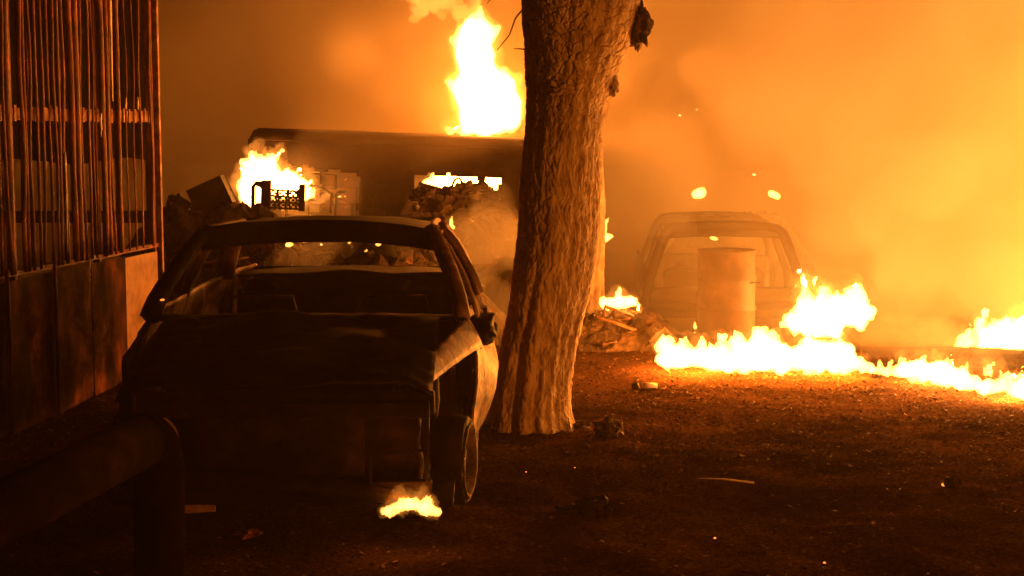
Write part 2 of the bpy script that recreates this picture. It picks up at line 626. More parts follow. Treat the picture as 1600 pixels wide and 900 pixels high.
# low fires on the ground to the right
flame('long low wall of fire across the ground in front of the drum', lambda x: 11.25 - .25 * (x - 1020) / 370, [
    (1032, 562, 10, 1042, 526, 4), (1050, 560, 16, 1100, 562, 16), (1070, 552, 15, 1066, 532, 3), (1105, 562, 18, 1160, 564, 20), (1095, 556, 10, 1098, 528, 3), (1125, 550, 12, 1124, 528, 3),
    (1165, 558, 22, 1230, 562, 23), (1150, 550, 10, 1153, 522, 3), (1185, 545, 18, 1190, 524, 5), (1212, 550, 16, 1206, 525, 4), (1235, 562, 22, 1300, 564, 20), (1270, 550, 18, 1268, 526, 6),
    (1255, 548, 12, 1248, 528, 3), (1300, 560, 22, 1335, 570, 14), (1290, 548, 16, 1325, 545, 6), (1340, 572, 10, 1362, 578, 6)] + licks(1025, 1340, 545, 552, 26, 4),
    'flame', [(1080, 530, 950, 0.1), (1190, 525, 1000, 0.1), (1300, 530, 1000, 0.1)], 0.05, 8.0, 0.025, fringe=True)
flame('low ragged fire running out of the picture along the right edge', lambda x: 10.95 - .9 * (x - 1400) / 200, [
    (1415, 578, 12, 1470, 582, 19), (1440, 572, 16, 1445, 556, 5), (1465, 575, 12, 1476, 562, 3), (1470, 584, 16, 1530, 600, 11), (1510, 596, 10, 1514, 580, 3), (1535, 604, 9, 1600, 608, 14),
    (1570, 600, 11, 1566, 582, 3), (1590, 600, 12, 1598, 580, 3), (1600, 606, 18, 1720, 640, 20), (1650, 605, 14, 1660, 570, 4)] + licks(1410, 1620, 570, 595, 18, 6, (6, 24)),
    'flame', [(1450, 550, 800, 0.1), (1590, 570, 850, 0.1)], 0.04, 9.0, 0.022, fringe=True, tint=HOT)
flame('bits of fire in the gap between the two low fires', lambda x: 10.98, [
    (1362, 578, 5, 1400, 582, 8), (1388, 578, 5, 1392, 562, 1.5), (1376, 578, 4, 1374, 564, 1.5), (1400, 580, 8, 1422, 580, 10), (1410, 576, 6, 1414, 560, 2)],
    'flame', [], 0.018, 16.0, 0.012)
flame('broad fire blazing beside the right flank of the far wreck', 14.8, [
    (1240, 507, 16, 1300, 508, 22), (1260, 495, 22, 1252, 440, 5), (1300, 490, 26, 1330, 490, 22), (1330, 485, 20, 1338, 448, 6), (1340, 490, 14, 1360, 484, 5),
    (1290, 480, 18, 1285, 455, 6), (1255, 440, 4, 1252, 424, 2)],
    'flame', [(1300, 470, 150, 0.15)], 0.07, 6.5, 0.03, fringe=True, tint=HOT)
flame('wide bright fire spreading at the right edge of the ground', 13.2, [
    (1545, 535, 20, 1640, 528, 40), (1580, 550, 24, 1700, 560, 34), (1515, 537, 7, 1560, 532, 15), (1640, 515, 28, 1650, 470, 8), (1480, 540, 3, 1520, 537, 7),
    (1570, 520, 16, 1585, 500, 4), (1600, 520, 20, 1612, 485, 5), (1540, 528, 12, 1548, 508, 3)] + licks(1500, 1620, 530, 510, 12, 9, (8, 26)),
    'flame', [(1680, 520, 500, 0.2)], 0.06, 6.0, 0.03, fringe=True, tint=HOT)
flame('small fire on the rubble to the right of the tree trunk', 13.0, [
    (946, 474, 9, 985, 472, 9), (965, 467, 8, 968, 452, 3), (985, 468, 6, 998, 476, 3), (996, 476, 3, 1000, 490, 1.5)],
    'flame', [(970, 455, 60, 0.08)], 0.025, 12, 0.016, fringe=True)
flame('little flame licking out behind the second tree trunk', 15.2, [
    (945, 372, 6, 956, 370, 3), (944, 350, 5, 951, 342, 2), (945, 362, 4, 946, 348, 3)], 'flame', [], 0.02, 14, 0.014)
flame('small fire burning on the ground under the front of the burnt car', 6.35, [
    (602, 800, 9, 640, 786, 10), (640, 786, 10, 672, 790, 9), (655, 794, 8, 682, 798, 6), (650, 786, 7, 648, 776, 2), (665, 785, 6, 668, 776, 2), (630, 788, 6, 622, 780, 2)],
    'flame', [(640, 776, 18.0, 0.04)], 0.018, 22, 0.009, fringe=True)
# unseen fires added outside the picture on the right to account for its light
flame('tall unseen fire added beyond the right edge of the picture', 17.0, [
    (1880, 480, 90, 1900, 250, 70), (1960, 470, 90, 1980, 180, 60), (1900, 280, 60, 1930, 60, 14), (1980, 200, 50, 1990, 20, 12)],
    'flame_big', [(1920, 200, 4800, 0.5)], 0.10, 3.0, 0.08, tint=HOT)
flame('unseen fire added to the right of the camera outside the picture', 3.0, [
    (5850, 1530, 110, 5900, 1300, 70), (6100, 1540, 120, 6150, 1330, 60), (5950, 1320, 60, 5990, 1150, 16), (5750, 1560, 80, 6200, 1560, 80)],
    'flame_big', [(6000, 1420, 6300, 0.5)], 0.06, 3.5, 0.05)


# ------------------------------------------------------------------ trees
def trunk_mesh(path, res_a, res_z, seed, detail=True):
    """path: (centre, radius) list from the foot up; bark plates are cut into the surface."""
    k = len(path)
    vs, fs = [], []
    for i in range(res_z + 1):
        t = i / res_z * (k - 1)
        a = min(int(t), k - 2)
        f = t - a
        # smooth interpolation
        p0, p1, p2, p3 = [path[min(max(a + q, 0), k - 1)] for q in (-1, 0, 1, 2)]

        def cr(A, B, Cc, D):
            return 0.5 * ((2 * B) + (Cc - A) * f + (2 * A - 5 * B + 4 * Cc - D) * f * f + (3 * B - A - 3 * Cc + D) * f ** 3)
        c = cr(p0[0], p1[0], p2[0], p3[0])
        r = cr(p0[1], p1[1], p2[1], p3[1])
        for j in range(res_a):
            an = 2 * math.pi * j / res_a
            d = Vector((math.cos(an), math.sin(an), 0))
            p = c + d * r
            disp = 0.0
            disp += 0.030 * r / 0.25 * noise.noise(Vector((p.x * 3, p.y * 3, p.z * 1.8)) + Vector((seed, 0, 0)))
            # long ridges, stronger near the foot
            foot = sstep(1.2, 0.0, c.z)
            disp += (0.012 + 0.030 * foot) * noise.noise(Vector((d.x * 4.5, d.y * 4.5, p.z * 0.8 + seed)))
            if detail:
                w = noise.noise_vector(p * 7.0) * 0.03
                pw = p + w
                top = sstep(1.55, 2.15, p.z)
                e = 0.0
                if top > 0:
                    ds = noise.voronoi(Vector((pw.x * 20, pw.y * 20, pw.z * 17)))[0]
                    e += top * (-0.013 * (1 - sstep(0.0, 0.10, ds[1] - ds[0])) + 0.004 * noise.noise(pw * 14))
                if top < 1:
                    n1 = 1 - abs(noise.noise(Vector((pw.x * 26, pw.y * 26, pw.z * 4.2))))
                    n2 = 1 - abs(noise.noise(Vector((pw.x * 44 + 7, pw.y * 44, pw.z * 11))))
                    e += (1 - top) * (-0.0045 * max(0, n1 - .80) / .20 - 0.005 * max(0, n2 - .82) / .18)
                e += 0.006 * noise.fractal(Vector((p.x * 30, p.y * 30, p.z * 14)), 0.7, 2.0, 3)
                disp += e
            vs.append(c + d * (r + disp))
    for i in range(res_z):
        for j in range(res_a):
            a, b = i * res_a + j, i * res_a + (j + 1) % res_a
            fs.append((a, b, b + res_a, a + res_a))
    fs.append(tuple(reversed(range(res_a))))
    fs.append(tuple(range(res_z * res_a, (res_z + 1) * res_a)))
    return MB().add(vs, fs)


TY = 9.2
outline = [(712, 738, 918), (690, 749, 909), (668, 760, 898), (640, 768, 889), (600, 772, 893), (540, 779, 903), (480, 789, 915), (420, 797, 928), (360, 806, 938), (300, 813, 942),
           (240, 816, 943), (190, 817, 945), (150, 818, 952), (110, 819, 963), (70, 820, 978), (30, 820, 990), (0, 820, 998), (-60, 818, 1012), (-130, 812, 1040), (-200, 806, 1060)]
path = []
for y, l, r in outline:
    a, b = P(l, y, TY), P(r, y, TY)
    path.append(((a + b) / 2, (b - a).length / 2))
base = Vector((path[2][0].x, TY, 0))
tree = thing('tree', 'thick cracked-bark tree trunk standing in the middle beside the burnt car', 'tree', base)


def loc_path(pp, o):
    return [(c - o, r) for c, r in pp]


# ridge lookup needs world coordinates only for noise, so local ones serve as well
trunk = trunk_mesh(loc_path(path, base), 420, 760, 3.0)
tk = trunk.build('trunk', M['bark'], tree, True)


lump(P(998, 38, TY - 0.02) - base, (0.065, 0.09, 0.125), 4.0, 4, 0.45, 5.0).build('broken_limb_stub', M['bark_dark'], tree, True)
lump(P(958, 134, TY - 0.02) - base, (0.030, 0.06, 0.055), 8.0, 4, 0.6, 6.0).build('knot', M['bark'], tree, True)
lump(P(880, 138, TY - 0.215) - base, (0.085, 0.045, 0.045), 12.0, 4, 0.6, 7.0).build('knot', M['bark'], tree, True)


def limb(pts, r0, r1, name, mat, parent, n=9, wob=0.05, seed=0.0, k=14):
    pts = [Vector(p) for p in pts]
    out, rad = [], []
    m = len(pts) - 1
    for i in range(k + 1):
        t = i / k * m
        a = min(int(t), m - 1)
        p = pts[a].lerp(pts[a + 1], t - a)
        p = p + noise.noise_vector(p * 2.3 + Vector((seed, 0, 0))) * wob * (i > 0)
        out.append(p)
        rad.append(r0 + (r1 - r0) * i / k)
    return MB().tube(out, rad, n).build(name, mat, parent, True)


limb([P(825, 6, TY) - base, P(806, 28, TY) - base, P(796, 55, TY) - base, P(776, 78, TY) - base], 0.007, 0.003, 'twig', M['bark_dark'], tree, 6, 0.006, 2.0)
limb([P(822, 77, TY) - base, P(812, 76, TY) - base, P(802, 76, TY) - base], 0.006, 0.002, 'twig', M['bark_dark'], tree, 6, 0.003, 5.0)
limb([P(780, -20, TY) - base, P(770, -4, TY) - base, P(760, 6, TY) - base], 0.005, 0.002, 'twig', M['bark_dark'], tree, 6, 0.003, 5.0)
tp = path[-1][0] - base
for k, (dx, dy, dz, r) in enumerate([(1.3, 0.3, 1.7, 0.20), (-0.9, 0.5, 1.9, 0.19), (0.3, -0.6, 2.2, 0.17)]):
    e = tp + Vector((dx, dy, dz))
    limb([tp - Vector((0, 0, 0.25)) + Vector((dx, dy, 0)) * 0.05, tp + Vector((dx * 0.4, dy * 0.4, dz * 0.35)), e], r, 0.06, 'limb', M['bark'], tree, 14, 0.06, k * 3.0)
    for q in range(3):
        b = tp + Vector((dx, dy, dz)) * (0.55 + 0.2 * q)
        limb([b, b + Vector((R.uniform(-.5, .5), R.uniform(-.4, .4), R.uniform(.1, .4))), b + Vector((R.uniform(-.9, .9), R.uniform(-.7, .7), R.uniform(.2, .6)))], 0.045, 0.008, 'branch', M['bark_dark'], tree, 7, 0.05, q + k)

T2Y = 14.6
p2 = []
for y, l, r in [(515, 872, 944), (500, 878, 942), (470, 884, 942), (400, 890, 943), (300, 892, 944), (200, 892, 942), (100, 890, 938), (0, 890, 934), (-80, 890, 932)]:
    a, b = P(l, y, T2Y), P(r, y, T2Y)
    p2.append(((a + b) / 2, (b - a).length / 2))
base2 = Vector((p2[0][0].x, T2Y, p2[0][0].z))
tree2 = thing('tree', 'second slimmer trunk half hidden behind the big cracked-bark tree', 'tree', base2)
trunk_mesh(loc_path(p2, base2), 90, 150, 11.0).build('trunk', M['bark'], tree2, True)
t2 = p2[-1][0] - base2
for k, (dx, dy, dz) in enumerate([(-0.6, 0.3, 1.2), (0.3, 0.4, 1.4)]):
    limb([t2 - Vector((0, 0, .1)), t2 + Vector((dx * .5, dy * .5, dz * .45)), t2 + Vector((dx, dy, dz))], 0.11, 0.03, 'limb', M['bark'], tree2, 10, 0.05, k + 9.0)


# ------------------------------------------------------------------ fence on the left
def build_fence():
    A, B = Vector((-3.16, 7.6, 0)), Vector((-2.615, 11.33, 0))
    d = B - A
    L = d.length
    rz = math.atan2(d.y, d.x)
    f = thing('fence', 'rusty iron bar fence over sheet metal panels at the left edge', 'fence', A, rz)
    # local: x along the fence (away from the camera), y to the left of it, z up; the side facing the car is -y
    TOP, PT = 3.3, 0.93
    g = lambda x: gz(*(A + d * (x / L)).xy) - 0.02
    # corner post and two middle posts
    for x, w in ((L - 0.02, 0.05), (L - 1.02, 0.05), (L - 2.25, 0.05), (0.03, 0.05)):
        MB().box((x, 0.035, (TOP + g(x)) / 2), (w * .7, 0.05, TOP - g(x))).build('post', M['rust'], f, bevel=0.004)
    MB().box((L + 0.035, -0.005, (TOP + g(L)) / 2), (0.035, 0.035, TOP - g(L))).build('corner_angle', M['rust_pale'], f, bevel=0.004)
    # rail: a flat bar with a bent, torn edge
    MB().grid(lambda u, v: (u * L, 0.018 + 0.006 * noise.noise(Vector((u * 40, v * 3, 1))), 1.845 + 0.075 * v + 0.012 * noise.noise(Vector((u * 60, v, 4)))), 150, 3).build('rail', M['rust_pale'], f, solid=0.006)
    MB().box((L / 2, 0.02, PT + 0.012), (L, 0.05, 0.03)).jitter(0.006, 9).build('bottom_rail', M['rust'], f)
    MB().box((L / 2, 0.03, 3.2), (L, 0.04, 0.06)).build('top_rail', M['rust'], f)
    # rods: eight crooked shapes shared by all
    meshes = []
    for k in range(8):
        rr = R.Random(k) if hasattr(R, 'Random') else random.Random(k)
        pts, rad = [], []
        n = 16
        w = rr.choice((0.007, 0.010, 0.013, 0.016, 0.021))
        for i in range(n + 1):
            z = PT + 0.01 + (TOP - PT - 0.02) * i / n
            pts.append((0.024 * noise.noise(Vector((k * 7.0, 0, z * 1.3))), 0.016 * noise.noise(Vector((0, k * 5.0, z * 1.6))), z))
            rad.append(w * (1 + 0.25 * noise.noise(Vector((k * 3, 2, z * 9)))))
        o = MB().tube(pts, rad, 7).build('rod', M['rust'], f, True)
        meshes.append(o.data)
        bpy.data.objects.remove(o)
    x, i = 0.06, 0
    while x < L - 0.06:
        o = bpy.data.objects.new('rod', meshes[R.randrange(8)])
        C.objects.link(o)
        o.parent = f
        o.location = (x, -0.016 + R.uniform(-0.006, 0.006), 0)
        o.rotation_euler = (0, R.gauss(0, .006), R.choice((0, 3.14)) + R.uniform(-.3, .3))
        x += R.choice((.05, .075, .09, .11, .15))
        i += 1
    # inner row of rods, some missing
    x = 0.1
    while x < L - 0.06:
        if R.random() < 0.75:
            o = bpy.data.objects.new('inner_rod', meshes[R.randrange(8)])
            C.objects.link(o)
            o.parent = f
            o.location = (x, 0.085, 0)
            o.rotation_euler = (0, 0, R.uniform(0, 6.28))
        x += R.uniform(0.10, 0.17)
    # clips on the rail
    cm = None
    x = 0.1
    while x < L - 0.1:
        if cm is None:
            b = MB().box((0, 0, 0), (0.026, 0.010, 0.095)).build('clip', M['rust_pale'], f, bevel=0.003)
            cm = b.data
        else:
            b = bpy.data.objects.new('clip', cm)
            C.objects.link(b)
            b.parent = f
        b.location = (x, 0.006, 1.885 + R.uniform(-0.006, 0.006))
        x += R.uniform(0.075, 0.13)
    # sheet panels
    edges = [0.0, 0.62, 1.30, 1.93, 2.52, 3.10, L - 0.06]
    for k in range(len(edges) - 1):
        x0, x1 = edges[k] + 0.006, edges[k + 1] - 0.006
        top = PT - 0.02 - (0.012 if k % 2 else 0.0)

        def pt(u, v, x0=x0, x1=x1, top=top, k=k):
            x = x0 + (x1 - x0) * u
            z0 = g(x)
            z = z0 + (top - z0) * v
            return (x, -0.020 + 0.03 * noise.noise(Vector((x * 3, z * 3, k * 4.0))) * math.sin(math.pi * u) + 0.004 * (k % 2), z)
        MB().grid(pt, 16, 20).build('panel', M['panel_firelit'] if k == 5 else M['panel'], f, False, 0.004)
    # pipes down the joints
    for x in (edges[3] + 0.0, edges[2]):
        MB().tube([(x, -0.04, g(x)), (x + 0.004, -0.042, 0.5), (x, -0.04, PT + 0.05)], 0.012, 8).build('joint_strip', M['rust'], f, True)
    # melted plastic hanging from the bars
    for x, z0, z1, w in ((L - 0.85, 3.2, 1.98, 0.020), (L - 1.62, 1.65, 1.02, 0.013), (L - 1.05, 1.90, 1.74, 0.012), (L - 0.40, 1.93, 2.02, 0.016), (L - 0.62, 1.93, 2.01, 0.014), (L - 1.3, 0.95, 0.80, 0.008), (L - 1.85, 0.92, 0.35, 0.006)):
        n = 12
        pts = [(x + 0.012 * noise.noise(Vector((x * 9, 0, i * 0.4))), -0.032, z0 + (z1 - z0) * i / n) for i in range(n + 1)]
        rad = [w * (0.5 + 0.7 * abs(noise.noise(Vector((x * 5, 3, i * 0.9)))) + 0.4 * math.sin(math.pi * i / n)) * (1 - 0.5 * i / n) for i in range(n + 1)]
        MB().tube(pts, rad, 7, True, 0.5).build('hanging_scrap', M['scrap'], f, True)
    return f


build_fence()

# dark shed behind the fence
sh = thing('shed', 'dark burnt shed wall behind the bars of the left fence', 'shed', (-3.0, 13.0, 0.1))


def corr(x0, x1, z0, z1, y):
    n = int((x1 - x0) / 0.03)
    return MB().grid(lambda u, v: (x0 + (x1 - x0) * u, y + 0.012 * math.sin(u * n * 1.57) + 0.02 * noise.noise(Vector((u * 5, v * 3, 0))), z0 + (z1 - z0) * v + (0.05 * noise.noise(Vector((u * 9, 7, 0))) if v == 0 else 0)), n, 8)


corr(-4.2, -0.02, 1.42, 3.6, 0.0).build('wall_sheet', M['soot'], sh, False, 0.003)
MB().box((-2.1, 0.03, 0.95), (4.2, 0.06, 0.10)).build('cross_beam', M['soot'], sh, bevel=0.005)
for x in (-0.06, -1.6, -3.2):
    MB().box((x, 0.09, 1.75), (0.09, 0.09, 3.6)).build('post', M['soot'], sh, bevel=0.005)
MB().box((-2.6, .6, 3.64), (3.6, 1.4, 0.05)).build('roof', M['soot'], sh)

# ------------------------------------------------------------------ pipe barrier in the foreground
pa, pb = P(246, 700, 4.8), P(0, 803, 3.78)
pz = pb.z
dirv = Vector((pb.x - pa.x, pb.y - pa.y, 0)).normalized()
ba = thing('pipe_barrier', 'dark bent steel pipe barrier in the near left corner', 'barrier', (pa.x, pa.y, 0))
PR = 0.081
e0 = Vector((0, 0, pz))
q = []
elbow = 0.11
for i in range(9):
    a = math.pi / 2 * i / 8
    q.append(Vector((0, 0, pz - elbow)) + dirv * (elbow * (1 - math.cos(a))) + Vector((0, 0, elbow * math.sin(a))))
MB().tube([Vector((0, 0, -0.1)), Vector((0, 0, 0.3)), Vector((0, 0, pz - elbow))], PR, 32).build('upright', M['pipe'], ba, True)
MB().tube(q, PR, 32).build('elbow', M['pipe'], ba, True)
far = dirv * 2.6
MB().tube([q[-1], q[-1] + dirv * 1.0, q[-1] + dirv * 2.4], PR, 32).build('top_pipe', M['pipe'], ba, True)
for c, n_ in ((q[-1] + dirv * 0.01, dirv), (q[0], Vector((0, 0, 1)))):
    MB().tube([c - n_ * 0.006, c + n_ * 0.006], PR + 0.004, 32).build('weld_ring', M['pipe'], ba, True)
e2 = q[-1] + dirv * 2.4
MB().tube([e2 + Vector((0, 0, PR * 0.3)), Vector((e2.x, e2.y, -0.1))], PR, 32).build('upright', M['pipe'], ba, True)


# ------------------------------------------------------------------ burnt car
def interp(tab, t):
    if t <= tab[0][0]:
        return tab[0][1]
    for (a, x), (b, y) in zip(tab, tab[1:]):
        if t <= b:
            return x + (y - x) * (t - a) / (b - a)
    return tab[-1][1]


def wheel(parent, c, r, side, steer=0.0):
    """Bare rim on the rest of a burnt tyre; side +1 looks to +x."""
    w = thing_part('wheel', parent, c)
    w.rotation_euler = (0, 0, steer)
    s = side
    MB().lathe([(r * 0.80, -0.09 * s), (r * 0.80, 0.06 * s), (r * 0.86, 0.075 * s), (r * 0.86, 0.085 * s), (r * 0.78, 0.085 * s), (r * 0.72, 0.04 * s), (r * 0.42, 0.02 * s), (r * 0.30, 0.05 * s), (r * 0.14, 0.055 * s), (r * 0.01, 0.055 * s)], (0, 0, 0), 40, 'x').jitter(.004, 18).build('rim', M['rubble'], w, True)
    t = MB().lathe([(r * 0.87, -0.085), (r * 0.98, -0.07), (r, 0.0), (r * 0.98, 0.066), (r * 0.875, 0.078)], (0, 0, 0), 40, 'x').jitter(0.008, 20)
    t.build('tyre', M['soot'], w, True, 0.01)
    b = MB()
    for k in range(8):
        a = 2 * math.pi * k / 8
        b.box((0.035 * s, r * 0.57 * math.cos(a), r * 0.57 * math.sin(a)), (0.012, 0.035, 0.05), Matrix.Rotation(a, 3, 'X'))
    b.build('vent_holes', M['soot'], w)
    return w


def thing_part(name, parent, loc):
    o = bpy.data.objects.new(name, None)
    o.empty_display_size = 0.1
    C.objects.link(o)
    o.parent = parent
    o.location = loc
    return o


def build_car():
    car = thing('burnt_car', 'burnt-out car shell facing the camera with an empty windscreen', 'car', (-1.00, 6.4, 0), math.radians(1.0))
    hwt = [(0, .60), (.15, .69), (.5, .77), (1.2, .85), (2.0, .885), (3.2, .87), (3.9, .82), (4.25, .74)]
    prof = [(0.14, .90), (.22, .95), (.40, .985), (.55, 1.0), (.68, .99), (.78, .965), (.87, .93)]
    BELT = .87

    def side(sgn, s0, s1, z0, z1, name, mat, arch=(), bulge=0.0, parent=car, topf=None, seed=0):
        nu, nv = max(6, int((s1 - s0) / 0.025)), 30

        def fn(u, v):
            s = s0 + (s1 - s0) * u
            zt = topf(s) if topf else z1
            z = z0 + (zt - z0) * v
            x = interp(hwt, s) * interp(prof, z)
            x += bulge * math.sin(math.pi * u) * math.sin(math.pi * min(1, v * 1.1))
            x += 0.026 * noise.noise(Vector((s * 3.2 + seed, z * 3.5, sgn * 3.0))) + 0.008 * noise.noise(Vector((s * 9, z * 9, sgn)))
            return (sgn * x, s, z)

        def keep(u, v):
            s = s0 + (s1 - s0) * u
            zt = topf(s) if topf else z1
            z = z0 + (zt - z0) * v
            for (cs, cz, cr) in arch:
                if (s - cs) ** 2 + (z - cz) ** 2 < cr * cr:
                    return False
            return True
        return MB().grid(fn, nu, nv, keep).build(name, mat, parent, True, 0.018)

    WF, WR, AR = 0.84, 3.30, 0.33
    # left of the picture: whole flank
    hood_top = lambda s: .66 + .20 * min(1, s / 1.15) ** 0.8
    side(-1, 0.03, 1.20, .15, .8, 'fender', M['soot'], [(WF, .22, AR)], 0, car, hood_top)
    for sg in (-1, 1):
        mm = M['burnt'] if sg < 0 else M['flank']
        d = side(sg, 1.215, 2.27, .15, BELT, 'door', mm, [], 0.09 if sg > 0 else 0.0, car, None, 2.0)
        MB().box((sg * .895, 2.12, .70), (.03, .14, .035)).jitter(.004, 20).build('handle', M['soot'], d, bevel=.006)
        d2 = side(sg, 2.29, 3.02, .15, BELT, 'door', mm, [(WR, .22, AR)], 0.0, car, None, 6.0)
        MB().box((sg * .885, 2.92, .70), (.03, .14, .035)).jitter(.004, 20).build('handle', M['soot'], d2, bevel=.006)
        side(sg, 3.035, 4.2, .18, BELT, 'quarter_panel', mm, [(WR, .22, AR)], 0.0, car, None, 9.0)
        MB().box((sg * .80, 2.1, .12), (.09, 2.0, .09)).jitter(.01, 3).build('sill', M['soot'], car, bevel=.01)
    # remains of the mirror on the right-hand door
    lump((.875, 1.42, .775), (.06, .15, .085), 3.0, 3, .5, 4.0).build('mirror_stub', M['soot'], car, True)
    lump((.93, 1.72, .735), (.03, .06, .04), 6.0, 2, .4, 4.0).build('mirror_stub', M['soot'], car, True)
    # right fender burnt away: only its top flange droops from the pillar to the headlamp
    pts = [(.80, 1.22, .86), (.76, 1.02, .845), (.68, .75, .80), (.60, .48, .735), (.50, .24, .685), (.45, .14, .65)]

    def flange(u, v):
        t = u * (len(pts) - 1)
        a = min(int(t), len(pts) - 2)
        p = Vector(pts[a]).lerp(Vector(pts[a + 1]), t - a)
        w = .15 * (1 - .75 * u)
        return p + Vector((.55 * w * v, -.03 * v, -w * v * (0.5 + .5 * v))) + noise.noise_vector(p * 9) * .006
    MB().grid(flange, 30, 6).build('fender_flange', M['flank'], car, True, .012)
    MB().grid(lambda u, v: (.60 + .03 * noise.noise(Vector((u * 4, v * 4, 0))), .15 + 1.05 * u, .16 + (hood_top(.15 + 1.05 * u) - .20) * v), 20, 10, lambda u, v: (0.84 - .15 - 1.05 * u) ** 2 + (.2 - v * .6) ** 2 > .02).build('inner_wing', M['soot'], car, True, .012)
    MB().tube([(.60, .84, .26), (.62, .86, .5), (.60, .88, .74)], [.035, .05, .06], 12).build('suspension_strut', M['soot'], car, True)

    # bonnet, warped by the heat
    def hood(u, v):
        x = -.70 + 1.36 * u
        s = .10 + 1.08 * v
        z = hood_top(s) + .025 * (1 - (x / .7) ** 2) - .05 * sstep(.55, .7, abs(x)) * (1 - v) + .035 * noise.noise(Vector((x * 3.4, s * 3.4, 2))) + .012 * noise.noise(Vector((x * 11, s * 11, 5)))
        return (x, s, z)
    MB().grid(hood, 44, 34).build('bonnet', M['soot'], car, True, .012)  # soot tone on bonnet and nose also stands in for their shade
    # front end
    fr = thing_part('front_panel', car, (0, 0, 0))
    MB().box((0, .10, .60), (1.30, .05, .07)).jitter(.01, 5).build('upper_crossmember', M['soot'], fr, bevel=.008)
    MB().box((0, .10, .24), (1.30, .06, .09)).jitter(.012, 5).build('lower_crossmember', M['soot'], fr, bevel=.008)
    MB().grid(lambda u, v: (-.36 + .72 * u, .20 + .01 * noise.noise(Vector((u * 6, v * 6, 1))), .26 + .32 * v), 20, 14).build('radiator', M['soot'], fr, False, .03)
    MB().box((0, .14, .625), (1.34, .06, .10)).jitter(.014, 5, 2).build('slam_panel', M['soot'], fr, bevel=.01)
    MB().grid(lambda u, v: (-.66 + 1.3 * u, .30 + .03 * noise.noise(Vector((u * 7, v * 7, 4))), .2 + .45 * v), 24, 12).build('engine_bay_wall', M['soot'], fr, True, .02)
    for x in (-.54,):
        MB().lathe([(.105, -.01), (.115, .0), (.10, .015), (.085, .05), (.03, .10), (.002, .105)], (0, 0, 0), 24).build('headlight', M['burnt'], fr, True).matrix_local = Matrix.Translation((x, .09, .47)) @ Matrix.Rotation(-math.pi / 2, 4, 'X')
    bp = [(-.74, .22, .30), (-.68, .04, .31), (-.5, -.04, .32), (0, -.06, .31), (.38, -.03, .27), (.66, .02, .20)]
    MB().tube(bp, [.045, .055, .06, .06, .055, .035], 10, True, .7).jitter(.012, 6).build('bumper', M['soot'], car, True)
    hb = thing_part('number_plate_holder', car, (.52, -.04, .33))
    for a, b in (((-.12, 0, .1), (.12, 0, .12)), ((-.12, 0, .1), (-.115, 0, -.12)), ((.12, 0, .12), (.12, 0, -.10)), ((-.115, 0, -.12), (.12, 0, -.10))):
        MB().bar(a, b, .012, .012).build('frame_bar', M['soot'], hb)
    # windscreen base / bulkhead, dashboard
    MB().grid(lambda u, v: (-.78 + 1.56 * u, 1.20 + .12 * v, .86 + .01 * math.sin(math.pi * u) + .01 * noise.noise(Vector((u * 9, v, 0)))), 30, 3).build('scuttle', M['soot'], car, True, .02)
    MB().box((0, 1.26, .48), (1.44, .03, .70)).jitter(.015, 4).build('bulkhead', M['soot'], car)
    MB().tube([(-.72, 1.55, .70), (0, 1.52, .72), (.72, 1.55, .70)], .03, 8).build('dash_bar', M['soot'], car, True)
    for k in range(4):
        MB().box((-.45 + .3 * k, 1.52, .60), (.04, .06, .22)).jitter(.01, 6, k).build('dash_bracket', M['soot'], car)

    # greenhouse
    def pillar(a, b, w, t, name, mat, mid=None, n=10):
        a, b = Vector(a), Vector(b)
        m_ = Vector(mid) if mid else (a + b) / 2
        pp = []
        for i in range(n + 1):
            u = i / n
            pp.append(a * (1 - u) ** 2 + (m_ * 2 - (a + b) / 2) * 2 * u * (1 - u) + b * u * u)
        mb = MB().tube(pp, w, 8, True, t / w).jitter(.006, 8, a.x)
        return mb.build(name, mat, car, True)
    RZ = 1.255
    for sg in (-1, 1):
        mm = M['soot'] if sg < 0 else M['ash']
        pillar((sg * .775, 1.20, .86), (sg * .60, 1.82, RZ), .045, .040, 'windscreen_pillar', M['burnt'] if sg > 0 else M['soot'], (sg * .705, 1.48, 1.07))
        pillar((sg * .60, 1.80, RZ), (sg * .59, 3.0, RZ - .03), .035, .030, 'roof_rail', M['burnt'])
        pillar((sg * .835, 2.28, .86), (sg * .61, 2.32, RZ - .01), .045, .03, 'centre_pillar', M['burnt'], (sg * .74, 2.29, 1.07))
        pillar((sg * .77, 3.38, .86), (sg * .585, 2.98, RZ - .03), .06, .04, 'rear_pillar', M['burnt'], (sg * .70, 3.2, 1.06))
        # door window frame
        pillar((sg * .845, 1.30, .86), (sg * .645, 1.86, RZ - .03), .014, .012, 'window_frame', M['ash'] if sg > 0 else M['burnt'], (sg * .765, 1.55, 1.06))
        pillar((sg * .645, 1.86, RZ - .03), (sg * .64, 2.24, RZ - .03), .014, .012, 'window_frame', M['burnt'])
        pillar((sg * .845, 2.24, .86), (sg * .64, 2.24, RZ - .03), .014, .012, 'window_frame', M['burnt'], (sg * .765, 2.24, 1.06))

    def roof(u, v):
        x = -.635 + 1.27 * u
        s = 1.76 + 1.26 * v
        z = RZ + .055 * (1 - (abs(x) / .635) ** 2.6) - .05 * (v ** 3) + .012 * noise.noise(Vector((x * 2.5, s * 2.5, 8))) - .02 * math.exp(-((x + .1) ** 2 + (s - 2.4) ** 2) / .1)
        return (x, s, z)
    MB().grid(roof, 36, 30).build('roof', M['soot'], car, True, .014)

    def header(u, v):
        x = -.625 + 1.25 * u
        zt = RZ + .05 * (1 - (abs(x) / .635) ** 2.6)
        return (x, 1.765 + .01 * v + .05 * (1 - v) * 0 + .03 * (v - .5) ** 2, zt - .10 * v + .006 * noise.noise(Vector((x * 8, v * 3, 3))))
